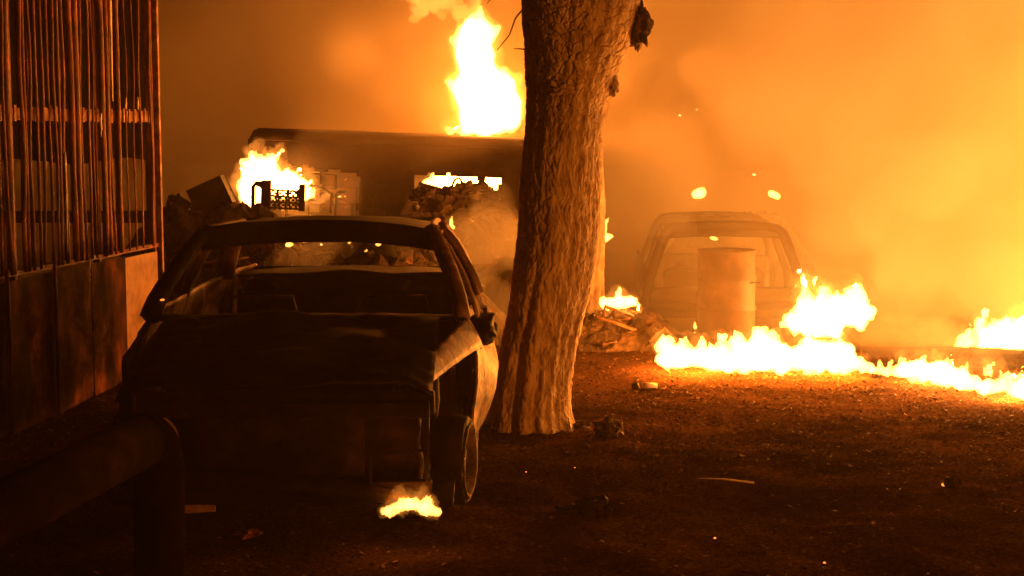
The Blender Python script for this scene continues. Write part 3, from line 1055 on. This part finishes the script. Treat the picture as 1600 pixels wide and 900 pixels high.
    MB().grid(header, 36, 6).build('roof_header', M['soot'], car, True, .03)
    MB().box((0, 3.0, RZ - .03), (1.2, .07, .06)).jitter(.01, 4).build('rear_header', M['soot'], car, bevel=.01)
    # tail
    MB().grid(lambda u, v: (-.70 + 1.4 * u, 3.40 + .78 * v, .865 + .02 * math.sin(math.pi * u) - .03 * v + .015 * noise.noise(Vector((u * 5, v * 4, 6)))), 24, 14).build('boot_lid', M['soot'], car, True, .014)
    MB().box((0, 4.18, .55), (1.42, .04, .60)).jitter(.02, 3).build('tail_panel', M['soot'], car)
    MB().box((0, 2.0, .17), (1.5, 3.6, .03)).jitter(.02, 2).build('floor_pan', M['soot'], car)
    # seats: bare frames
    for x in (-.37, .37):
        st = thing_part('front_seat', car, (x, 2.05, .2))
        w = .22
        MB().tube([(-w, 0, .1), (-w, .06, .5), (-w + .04, .09, .66), (w - .04, .09, .66), (w, .06, .5), (w, 0, .1)], .013, 7).build('back_frame', M['burnt'], st, True)
        for k in range(4):
            MB().bar((-w, .02 + .02 * k, .2 + .12 * k), (w, .02 + .02 * k, .2 + .12 * k), .008, .008).build('spring_wire', M['burnt'], st)
        MB().tube([(-w, 0, .1), (-w, -.42, .12), (w, -.42, .12), (w, 0, .1)], .013, 7).build('base_frame', M['burnt'], st, True)
        lump((0, .10, .72), (.10, .03, .05), x * 9, 2, .4).build('headrest', M['soot'], st, True)
    MB().grid(lambda u, v: (-.62 + 1.24 * u, 2.82 + .12 * v + .01 * noise.noise(Vector((u * 9, v * 9, 0))), .35 + .47 * v + .02 * noise.noise(Vector((u * 12, 0, 5))) * v), 24, 10).build('rear_seat_back', M['soot'], car, True, .03)
    r = .215
    wheel(car, (.735, WF, r), r, 1, math.radians(-9))
    wheel(car, (-.79, WF, r), r, -1, math.radians(-13))
    wheel(car, (.79, WR, r), r, 1)
    wheel(car, (-.79, WR, r), r, -1)
    return car


build_car()


# ------------------------------------------------------------------ burnt hatchback far right, behind the drum
def build_hatch():
    cx, cyy = P(1131, 400, 16.0).x, 15.9
    z0 = gz(cx, cyy + 1)
    car = hb = thing('burnt_hatchback', 'smoke-veiled burnt hatchback shell with open tail behind the oil drum', 'car', (cx, cyy, z0), math.radians(-3))
    hb.scale = (1, 1, .90)
    hoop = [(-.80, .12), (-.80, .42), (-.78, .58), (-.65, .98), (-.60, 1.10), (-.55, 1.15), (-.42, 1.175), (0, 1.185), (.42, 1.175), (.55, 1.15), (.60, 1.10), (.65, .98), (.78, .58), (.80, .42), (.80, .12)]

    def hp(y, k=1.0, hk=1.0, w=.045, name='tail_frame'):
        MB().tube([(x * k, y + .18 * max(0, z - .5), z * hk) for x, z in hoop], w, 8).jitter(.008, 6, y).build(name, M['soot'], car, True)
    hp(0.0, 1, 1, .055)
    hp(1.15, .99, 1.0, .04, 'centre_frame')
    # windscreen frame, raked the other way
    MB().tube([(x, 2.55 - .7 * max(0, z - .55), z) for x, z in hoop], .045, 8).jitter(.008, 6).build('windscreen_frame', M['soot'], car, True)
    MB().grid(lambda u, v: (-.60 + 1.2 * u, .12 + 2.0 * v, 1.13 + .05 * (1 - (2 * u - 1) ** 2) + .015 * noise.noise(Vector((u * 4, v * 5, 1)))), 20, 24).build('roof', M['soot'], car, True, .015)
    MB().grid(lambda u, v: (-.58 + 1.16 * u, .10 - .03 * v, 1.165 - .02 * (2 * u - 1) ** 2 - .10 * v), 20, 4).build('roof_header', M['soot'], car, True, .02)
    for sg in (-1, 1):
        MB().grid(lambda u, v: (sg * (.80 + .03 * math.sin(v * 3) + .012 * noise.noise(Vector((u * 9, v * 4, sg)))), -.02 + 3.5 * u, .14 + .46 * v), 70, 12,
                  lambda u, v: all((3.5 * u - .02 - c) ** 2 + (.46 * v + .14 - .2) ** 2 > .09 for c in (.55, 2.9))).build('side_panel', M['soot'], car, True, .015)
        MB().lathe([(.04, .04 * sg), (.17, .03 * sg), (.19, .06 * sg), (.20, -.08 * sg)], (0, 0, 0), 24, 'x').build('wheel_rim', M['soot'], car, True).location = (sg * .74, .55, .19)
        MB().lathe([(.04, .04 * sg), (.17, .03 * sg), (.19, .06 * sg), (.20, -.08 * sg)], (0, 0, 0), 24, 'x').build('wheel_rim', M['soot'], car, True).location = (sg * .74, 2.9, .19)
    MB().grid(lambda u, v: (-.76 + 1.52 * u, -.03 + .02 * noise.noise(Vector((u * 6, v * 6, 2))), .12 + .36 * v + .03 * noise.noise(Vector((u * 8, 1, 1))) * v), 24, 8).build('tail_panel', M['soot'], car, True, .02)
    MB().tube([(-.80, -.08, .28), (0, -.12, .27), (.80, -.08, .28)], .05, 8).build('bumper', M['soot'], car, True)
    for x in (-.36, .36):
        MB().grid(lambda u, v: (x - .22 + .44 * u, 1.45 - .15 * v, .2 + .38 * v - .06 * (2 * u - 1) ** 4 * v), 12, 8).build('seat_back', M['soot'], car, True, .05)
    MB().grid(lambda u, v: (-.74 + 1.48 * u, 2.55 + 1.0 * v, .62 - .10 * v + .03 * math.sin(3.1 * u)), 20, 12).build('bonnet', M['soot'], car, True, .015)
    MB().box((0, 1.7, .16), (1.5, 3.4, .04)).build('floor_pan', M['soot'], car)
    return car


build_hatch()

# oil drum
DY = 15.1
dx = P(1135, 450, DY).x
dz = gz(dx, DY) + 0.01
drum = thing('oil_drum', 'scorched steel oil drum standing in the smoke before the far wreck', 'drum', (dx, DY, dz))
r = .283
pr = [(0.01, .02), (r - .02, .02), (r - .004, .0), (r + .004, .012), (r, .03)]
for h in (.29, .58):
    pr += [(r, h - .03), (r + .012, h - .012), (r + .012, h + .012), (r, h + .03)]
pr += [(r, .84), (r + .006, .855), (r + .004, .868), (r - .012, .866)]
MB().lathe(pr, (0, 0, 0), 48).jitter(.006, 5).build('shell', M['drum'], drum, True)
MB().lathe([(r - .012, .862), (r - .02, .845), (.01, .845)], (0, 0, 0), 48).build('lid', M['soot'], drum, True)
MB().tube([(.10, -.08, .84), (.10, -.08, .865)], .03, 12).build('bung', M['soot'], drum, True)
MB().bar((.20, -r + .06, .555), (.30, -r + .10, .562), .02, .012).build('torn_flap', M['soot'], drum)


# ------------------------------------------------------------------ burnt minibus behind
def build_van():
    Y0 = 15.4
    xl, xr = P(380, 300, Y0).x, 0.85
    g = .10
    van = thing('burnt_minibus', 'burnt minibus shell seen from the side with fire on its roof', 'minibus', (xl, Y0, g), 0.0)
    van.rotation_euler = (0, math.radians(1.9), 0)
    L, W = xr - xl, 1.5
    HT = 1.695
    zb, zt = .78, HT - .40      # window sill and head
    op_near = [(.10, 1.12), (1.68, 2.53)]
    op_far = [(.12, .55), (1.75, 2.6)]

    def wall(y, ops, name, mat, bow):
        def fn(u, v):
            x, z = L * u, .18 + (HT - .10 - .18) * v
            return (x, y + bow * (.05 * (z - 1.0) if z > 1.0 else 0) + .010 * noise.noise(Vector((x * 2, z * 2, y))), z)

        def keep(u, v):
            x, z = L * u, .18 + (HT - .28) * v
            jx, jz = .035 * noise.noise(Vector((x * 9, z * 9, y))), .035 * noise.noise(Vector((x * 8, z * 8, y + 5)))
            if zb < z + jz < zt and any(a < x + jx < b for a, b in ops):
                return False
            if any((x - c) ** 2 + (z - .2) ** 2 < .09 for c in (.65, L - .75)):
                return False
            return True
        return MB().grid(fn, 110, 46, keep).build(name, mat, van, True, .025)
    nw = wall(0.0, op_near, 'side_wall', M['soot'], 1)
    wall(W, op_far, 'side_wall', M['soot'], -1)
    for a, b in op_near:
        pts = [Vector((a + (b - a) * t, .01, zb - .02)) for t in (0, .25, .5, .75, 1)]
        MB().tube(pts, .022, 7).jitter(.02, 5, a).build('window_sill', M['soot'], nw, True)
    for x, nm in ((0.0, 'tail_wall'), (L, 'front_wall')):
        MB().grid(lambda u, v: (x + (.06 if x == 0 else -.06) * max(0, v - .6) * 2.0, W * u, .18 + (HT - .28) * v), 20, 24, lambda u, v: not (.1 < u < .9 and .45 < v < .8)).build(nm, M['soot'], van, True, .025)

    def roof(u, v):
        x = L * u
        y = W * v
        e = min(1.0, min(u, 1 - u) * L / .10)
        ev = min(1.0, min(v, 1 - v) * W / .18)
        z = HT - .11 * (1 - math.sqrt(max(0, 1 - (1 - ev) ** 2))) - .09 * (1 - math.sqrt(max(0, 1 - (1 - e) ** 2))) + .02 * noise.noise(Vector((x * 1.5, y * 2, 3)))
        return (x, y, z)
    MB().grid(roof, 90, 30).build('roof', M['soot'], van, True, .02)
    MB().box((L / 2, W / 2, .2), (L - .1, W - .1, .05)).build('floor', M['soot'], van)
    for x in (.65, L - .75):
        MB().lathe([(.03, .04), (.19, .03), (.21, .06), (.22, -.10)], (0, 0, 0), 24, 'z').build('wheel_rim', M['soot'], van, True).matrix_local = Matrix.Translation((x, .08, .22)) @ Matrix.Rotation(math.pi / 2, 4, 'X')
    # seat hoops showing in the left window
    for x, y, h in ((.60, .35, 1.26), (.78, .75, 1.12)):
        w = .25
        st = thing_part('seat_frame', van, (x, y, .2))
        hh = h - .2
        MB().tube([(-w, 0, 0), (-w, 0, hh - .13), (-w + .05, 0, hh - .03), (-w + .16, 0, hh), (w, 0, hh - .01), (w, 0, 0)], .013, 7).build('hoop', M['soot'], st, True)
        MB().bar((-w, 0, hh - .20), (w + .1, 0, hh - .18), .02, .02).build('cross_bar', M['soot'], st)
        MB().tube([(-w - .05, -.05, hh - .16), (0, -.05, hh - .12), (w - .12, -.05, hh - .14), (w - .04, -.05, hh - .2), (w - .04, -.05, hh - .4)], .014, 7).build('arm_tube', M['soot'], st, True)
    return van


build_van()


# ------------------------------------------------------------------ scrap heaps
def mound(x0, x1, y0, y1, fn, name, parent, mat, seed, res=0.05, amp=.3):
    nx, ny = int((x1 - x0) / res), int((y1 - y0) / res)

    def pt(u, v):
        x, y = x0 + (x1 - x0) * u, y0 + (y1 - y0) * v
        edge = min(1, 4 * min(u, 1 - u), 5 * min(v, 1 - v))
        h = fn(x, y) * (edge ** 0.7)
        p = Vector((x, y, 0))
        h *= 1 + amp * noise.fractal(p * 4.0 + Vector((seed, 0, 0)), .7, 2.0, 4)
        ds = noise.voronoi(p * 7 + Vector((0, seed, 0)))[0]
        h += (.06 * (ds[1] - ds[0]) + .04 * noise.noise(p * 11)) * edge
        return (x, y, max(-.05, h) - .02 + 0 * edge)
    o = MB().grid(pt, nx, ny).build(name, mat, parent)
    return o


def heap(label, loc, sx, sy, hfn, seed, extras=0, mat='rubble', amp=.30):
    h = thing('scrap_heap', label, 'scrap heap', loc)
    mound(-sx / 2, sx / 2, -sy / 2, sy / 2, hfn, 'mound', h, M[mat], seed, .035, amp)
    rr = random.Random(int(seed * 10))
    for k in range(extras):
        x, y = rr.uniform(-.42, .42) * sx, rr.uniform(-.42, .1) * sy
        z = hfn(x, y) * rr.uniform(.8, 1.02)
        if k % 3 == 0:
            a = Vector((x, y, z))
            MB().tube([a, a + Vector((rr.uniform(-.2, .2), rr.uniform(-.1, .1), rr.uniform(.02, .12))), a + Vector((rr.uniform(-.4, .4), rr.uniform(-.2, .2), rr.uniform(-.05, .15)))], rr.uniform(.008, .018), 7).build('bent_bar', M['burnt'], h, True)
        else:
            w, l = rr.uniform(.06, .22), rr.uniform(.08, .3)
            rot = Matrix.Rotation(rr.uniform(-.6, .6), 3, 'X') @ Matrix.Rotation(rr.uniform(-.5, .5), 3, 'Y') @ Matrix.Rotation(rr.uniform(0, 3), 3, 'Z')
            MB().grid(lambda u, v: Vector((x, y, z)) + rot @ Vector(((u - .5) * w, (v - .5) * l, .03 * noise.noise(Vector((u * 3, v * 3, k))))), 6, 6).build('torn_sheet', M['burnt'] if k % 2 else M['soot'], h, True, .006)
    return h


def zat(y, Y):
    return P(800, y, Y).z


g14 = .10
# left heap below the minibus window
lx = P(345, 320, 14.0).x
heapL = heap('dark scrap heap between the left fence and the minibus', (lx, 14.0, g14), 2.3, 1.6,
             lambda x, y: (1.02 - .06 * abs(x + .35) - .24 * max(0, x - .15)) * math.exp(-(y / .75) ** 2), 2.0, 26, amp=.16)
# rubble seen through the car, tiny flames on it
mx = P(560, 380, 12.9).x
heapM = heap('low heap of rubble right behind the burnt car', (mx, 12.9, g14), 2.6, 1.5,
             lambda x, y: (.66 + .05 * math.sin(x * 5)) * math.exp(-(y / .7) ** 2), 5.0, 24, amp=.2)
# heap left of the trunk
hx = P(722, 330, 13.9).x
heapR = heap('tall charred heap of scrap between the minibus and the trunk', (hx, 13.9, g14), 1.9, 1.2,
             lambda x, y: .62 * math.exp(-(y / .5) ** 4), 8.0, 16, 'soot', amp=.3)
for k, (x, y, r_) in enumerate(((668, 308, 15), (686, 314, 18), (708, 306, 15), (728, 302, 17), (750, 298, 15), (766, 306, 12), (695, 338, 26), (735, 335, 30), (772, 340, 22), (662, 345, 20))):
    q_ = r_ * 13.9 / F
    lump(P(x, y, 13.75 + .1 * (k % 3)) - Vector((hx, 13.9, g14)), (q_ * 1.35, q_, q_ * .9), k * 7.3, 3, .9, 5.0).build('charred_bundle', M['soot' if k % 3 else 'rubble'], heapR)
a = P(655, 287, 13.7) - Vector((hx, 13.9, g14))
MB().bar(a, a + Vector((.30, .1, -.09)), .05, .04).jitter(.01, 6).build('jutting_plank', M['soot'], heapR)
c = P(716, 284, 13.7) - Vector((hx, 13.9, g14))
MB().tube([c + Vector((-.06, 0, -.05)), c + Vector((-.03, 0, .02)), c + Vector((.01, 0, .035)), c + Vector((.03, 0, 0)), c + Vector((.03, 0, -.06))], .012, 7).build('wire_loop', M['soot'], heapR, True)
MB().box(P(752, 279, 13.8) - Vector((hx, 13.9, g14)), (.07, .06, .04)).jitter(.01, 9).build('charred_block', M['soot'], heapR)
# rubble right of the trunk
rx = P(962, 500, 13.0).x
heapT = heap('low rubble heap with a small fire right of the trunk', (rx, 13.0, gz(rx, 13.0) - .02), 1.3, 1.5,
             lambda x, y: (.31 - .08 * abs(x)) * math.exp(-(y / .6) ** 2), 13.0, 8)

# crate with a lattice front in front of the flames
ct = thing('crate', 'black lattice crate silhouetted against the left window flames', 'crate', P(435, 330, 14.2))
s = 14.2 / F
for (x, y0, y1, w) in ((-20, 0, 48, 14), (36, 0, 42, 9)):
    MB().bar((x * s, 0, y0 * s), (x * s + .01, 0, y1 * s), .06, w * s).jitter(.008, 15, x).build('upright', M['soot'], ct)
for k in range(4):
    MB().bar((-20 * s, 0, (6 + 9.5 * k) * s), (36 * s, 0, (3 + 9.0 * k) * s), .02, .016).build('slat', M['soot'], ct)
for k in range(7):
    x0 = -14 + 8 * k
    MB().bar((x0 * s, .012, 2 * s), ((x0 + (5 if k % 2 else -3)) * s, .012, 34 * s), .02, .016).build('lattice_bar', M['soot'], ct)
MB().tube([(-40 * s, 0, 0), (-39 * s, 0, 38 * s), (-34 * s, 0, 44 * s), (-18 * s, 0, 42 * s)], .02, 8).build('bent_leg', M['soot'], ct, True)
MB().grid(lambda u, v: ((-34 + 18 * u) * s, .01, (44 - (5 + 24 * u ** 2) * v) * s), 10, 6).build('torn_side', M['soot'], ct, False, .01)
MB().grid(lambda u, v: (-20 * s + 56 * s * u, .22, (2 + 30 * v) * s), 14, 8, lambda u, v: (int(u * 14) + int(v * 8)) % 2 == 0).build('back_lattice', M['soot'], ct, False, .01)
# tilted box left of it
tb = thing('box', 'tilted charred box with holes on top of the left scrap heap', 'box', P(331, 316, 13.9))
rot = Matrix.Rotation(math.radians(-24), 3, 'Y')
def tbox(u, v):
    return rot @ Vector(((u - .5) * .34, 0.0, -.08 + .27 * v))
MB().grid(tbox, 18, 14, lambda u, v: not (u > .6 and v < .45 and (int(u * 18) + int(v * 14)) % 3 == 0)).build('front_board', M['soot'], tb, False, .012)
MB().grid(lambda u, v: tbox(u, v) + Vector((0, .26, 0)), 10, 8).build('back_board', M['soot'], tb, False, .012)
MB().grid(lambda u, v: tbox(0, v) + Vector((.006, .02 + .23 * u, 0)), 8, 8).build('side_board', M['soot'], tb, False, .012)
MB().grid(lambda u, v: tbox(1, v) + Vector((-.006, .02 + .23 * u, 0)), 8, 8).build('side_board', M['soot'], tb, False, .012)

# small fires on the rubble seen through the car
for x, y, r_, lab in ((452, 383, 3.2, 'left'), (545, 380, 1.8, 'middle'), (572, 393, 1.6, 'lowest'), (592, 382, 2.6, 'right')):
    flame('tiny flame on the rubble seen through the burnt car, %s one' % lab if lab != 'lowest' else 'lowest tiny flame on the rubble seen through the burnt car', 12.55,
          [(x - r_, y, r_, x + r_, y - 1, r_ * .7), (x, y, r_, x + 1, y - r_ * 2, 1)], 'flame', [], .008, 25, .006, 'small_flame', group='tiny flames on the rubble')

# burning points glowing in the smoke above the far wreck, on a dim heap
fy = 20.0
fx = P(1152, 320, fy).x
heapF = heap('dim scrap heap in thick smoke behind the far wreck', (fx, fy, -.3), 2.2, 1.4,
             lambda x, y: .98 * math.exp(-(y / .7) ** 4), 21.0, 0, amp=.06)
flame('round fire glowing in smoke above the left side of the far wreck', fy - .55, [(1091, 303, 9, 1096, 302, 8)], 'flame', [(1093, 300, 60, .08)], .02, 10, .02)
flame('oval fire glowing in smoke above the right side of the far wreck', fy - .55, [(1206, 303, 6, 1216, 307, 5)], 'flame', [(1211, 303, 50, .08)], .015, 10, .018)
flame('speck of fire seen through the open tail of the far wreck', 17.6, [(1112, 371, 3, 1119, 374, 2.5)], 'flame', [], .01, 16, .01, 'small_flame')
flame('short bright flame at the foot of the oil drum', 14.5, [(1181, 516, 5, 1196, 515, 5)], 'flame', [], .012, 16, .012, 'small_flame')
flame('tiny upright flame at the left foot of the oil drum', 14.6, [(1086, 512, 3, 1086, 503, 1.5)], 'flame', [], .008, 16, .01, 'small_flame')
flame('tiny fire on the ground left of the far wreck', 14.0, [(1027, 507, 4, 1032, 506, 3)], 'flame', [], .008, 16, .01, 'small_flame')

# ------------------------------------------------------------------ things lying on the ground


def ground_at(x, y, Y0=4.0):
    """Depth at which the pixel's ray meets the ground."""
    lo = Y0
    for i in range(400):
        Y = lo + i * .03
        p = P(x, y, Y)
        if p.z <= ground_height(p.x, p.y):
            return Vector((p.x, p.y, ground_height(p.x, p.y)))
    return p


def stone(label, px, py, size, seed, mat='stone', name='stone', cat='stone', amp=.5):
    p = ground_at(px, py)
    o = lump((0, 0, size[2] * .45), size, seed, 3, amp, 3.5).build(name, M[mat], None, False)
    o.location = p
    return tag(o, label, cat)


stone('dark rounded stone on the ground right of the trunk foot', 952, 682, (.085, .08, .065), 3.0)
stone('small stone tucked against the right foot of the trunk', 908, 668, (.05, .05, .03), 5.0)
stone('charred lump lying on the ground to the right of the car wheel', 928, 803, (.085, .06, .055), 9.0, 'soot', 'charred_lump', 'lump', .7)
stone('flat charred scrap just left of the charred lump', 890, 800, (.06, .05, .018), 11.0, 'soot', 'charred_lump', 'lump', .7)
stone('small black block at the front edge of the low fire wall', 1370, 592, (.035, .035, .04), 15.0, 'soot', 'charred_block', 'block', .3)
stone('dull red debris on the dark ground behind the pipe barrier', 385, 838, (.05, .04, .02), 17.0, 'rust', 'debris', 'debris', .8)

p = ground_at(1004, 609)
o = MB().tube([(0, 0, .022), (.03, 0, .024), (.10, .01, .020)], [.022, .020, .018], 10).build('can', M['white_bit'], None, True)
o.location = p
tag(o, 'pale crushed can lying on the ground between trunk and fire', 'can')
o = lump((0, 0, .02), (.03, .03, .028), 7.0, 2, .4).build('charred_block', M['soot'], None)
o.location = ground_at(993, 609)
tag(o, 'black clod beside the pale crushed can', 'clod')
p = ground_at(1090, 752)
q2 = ground_at(1178, 760)
o = MB().tube([(0, 0, .012), (q2 - p) * .5 + Vector((0, 0, .02)), (q2 - p) + Vector((0, 0, .012))], .005, 6).build('stick', M['white_bit'], None, True)
o.location = p
tag(o, 'thin pale stick lying on the ground at right', 'stick')
# wooden scraps by the pipe
for (x, y, l, lab) in ((318, 765, .22, 'burnt board end behind the pipe post'), (312, 800, .15, 'lower burnt board behind the pipe post')):
    p = ground_at(x, y)
    o = MB().box((0, 0, .03), (l, .09, .05), Matrix.Rotation(.25, 3, 'Z')).jitter(.012, 9, x).build('board', M['burnt'], None, bevel=.006)
    o.location = p
    tag(o, lab, 'board')


def ember(label, px, py, size, Y=None, mat='ember', name='ember', group='embers on the ground'):
    p = P(px, py, Y) if Y else ground_at(px, py)
    o = lump((0, 0, size * .5), (size, size, size * .6), px * .1, 2, .4).build(name, M[mat], None)
    o.location = p
    return tag(o, label, 'ember', group)


ember('glowing ember on the dark ground at far right', 1476, 760, .016)
cl = lump((0, 0, .02), (.04, .03, .035), 31.0, 2, .6).build('charred_lump', M['soot'], None)
cl.location = ground_at(1488, 762)
tag(cl, 'charred lump behind the glowing ember at right', 'lump')
ember('orange ember glowing behind the pipe post', 298, 766, .014)
ember('small ember on the lower right ground below the stick', 1117, 842, .006)
ember('faint ember at the bottom edge right of centre', 1288, 883, .006)
ember('ember on the ground right of the car wheel', 898, 732, .004)
ember('reddish ember near the car wheel', 822, 739, .004)
ember('ember on the left windscreen pillar foot of the burnt car', 254, 470, .010, 7.62)
for k, (x, y, Y, sz) in enumerate(((1062, 181, 14.5, .010), (1089, 172, 14.5, .008), (1178, 274, 15.5, .014), (1216, 175, 15.5, .008), (502, 383, 12.4, .010))):
    ember(['spark drifting in the smoke high right of the tree', 'brighter spark at the right of the pair beside the tree', 'spark above the far wreck between the two round fires', 'faint spark in the smoke above the oval fire', 'spark over the rubble behind the car'][k], x, y, sz, Y, 'spark', 'spark', 'sparks in the air')


# litter of ash, leaves and chips over the ground: nobody could count it
def litter(name, n, mat, smin, smax, seed, label, flat=.25):
    rr = random.Random(seed)
    vs, fs = [], []
    while len(vs) < n * 4:
        Y = rr.uniform(4.2, 15.0) if rr.random() < .35 else rr.triangular(7.5, 13.5, 10.6)
        x = rr.uniform(-.40, .40) * Y
        z = ground_height(x, Y)
        sz = rr.uniform(smin, smax) * (0.5 + rr.random() ** 3)
        a = rr.uniform(0, 6.28)
        u = Vector((math.cos(a), math.sin(a), rr.uniform(-.5, .5))) * sz
        w = Vector((-math.sin(a), math.cos(a), rr.uniform(-.5, .5))) * sz * rr.uniform(.3, .8)
        c = Vector((x, Y, z + sz * .4))
        b = len(vs)
        vs += [c - u - w * .6, c + u * .8 - w, c + u + w * .7, c - u * .7 + w]
        vs[-1] = vs[-1] + Vector((0, 0, sz * flat))
        fs += [(b, b + 1, b + 2), (b, b + 2, b + 3)]
    o = MB().add(vs, fs).build(name, M[mat], None, False, 0, 0, False)
    o['kind'] = 'stuff'
    o['label'] = label
    return o


litter('leaf_litter', 55000, 'chip', .004, .013, 3, 'ash, leaves and chips strewn over the burnt ground')
litter('glass_crumbs', 260, 'glass', .003, .007, 5, 'crumbs of broken glass glinting on the ground')
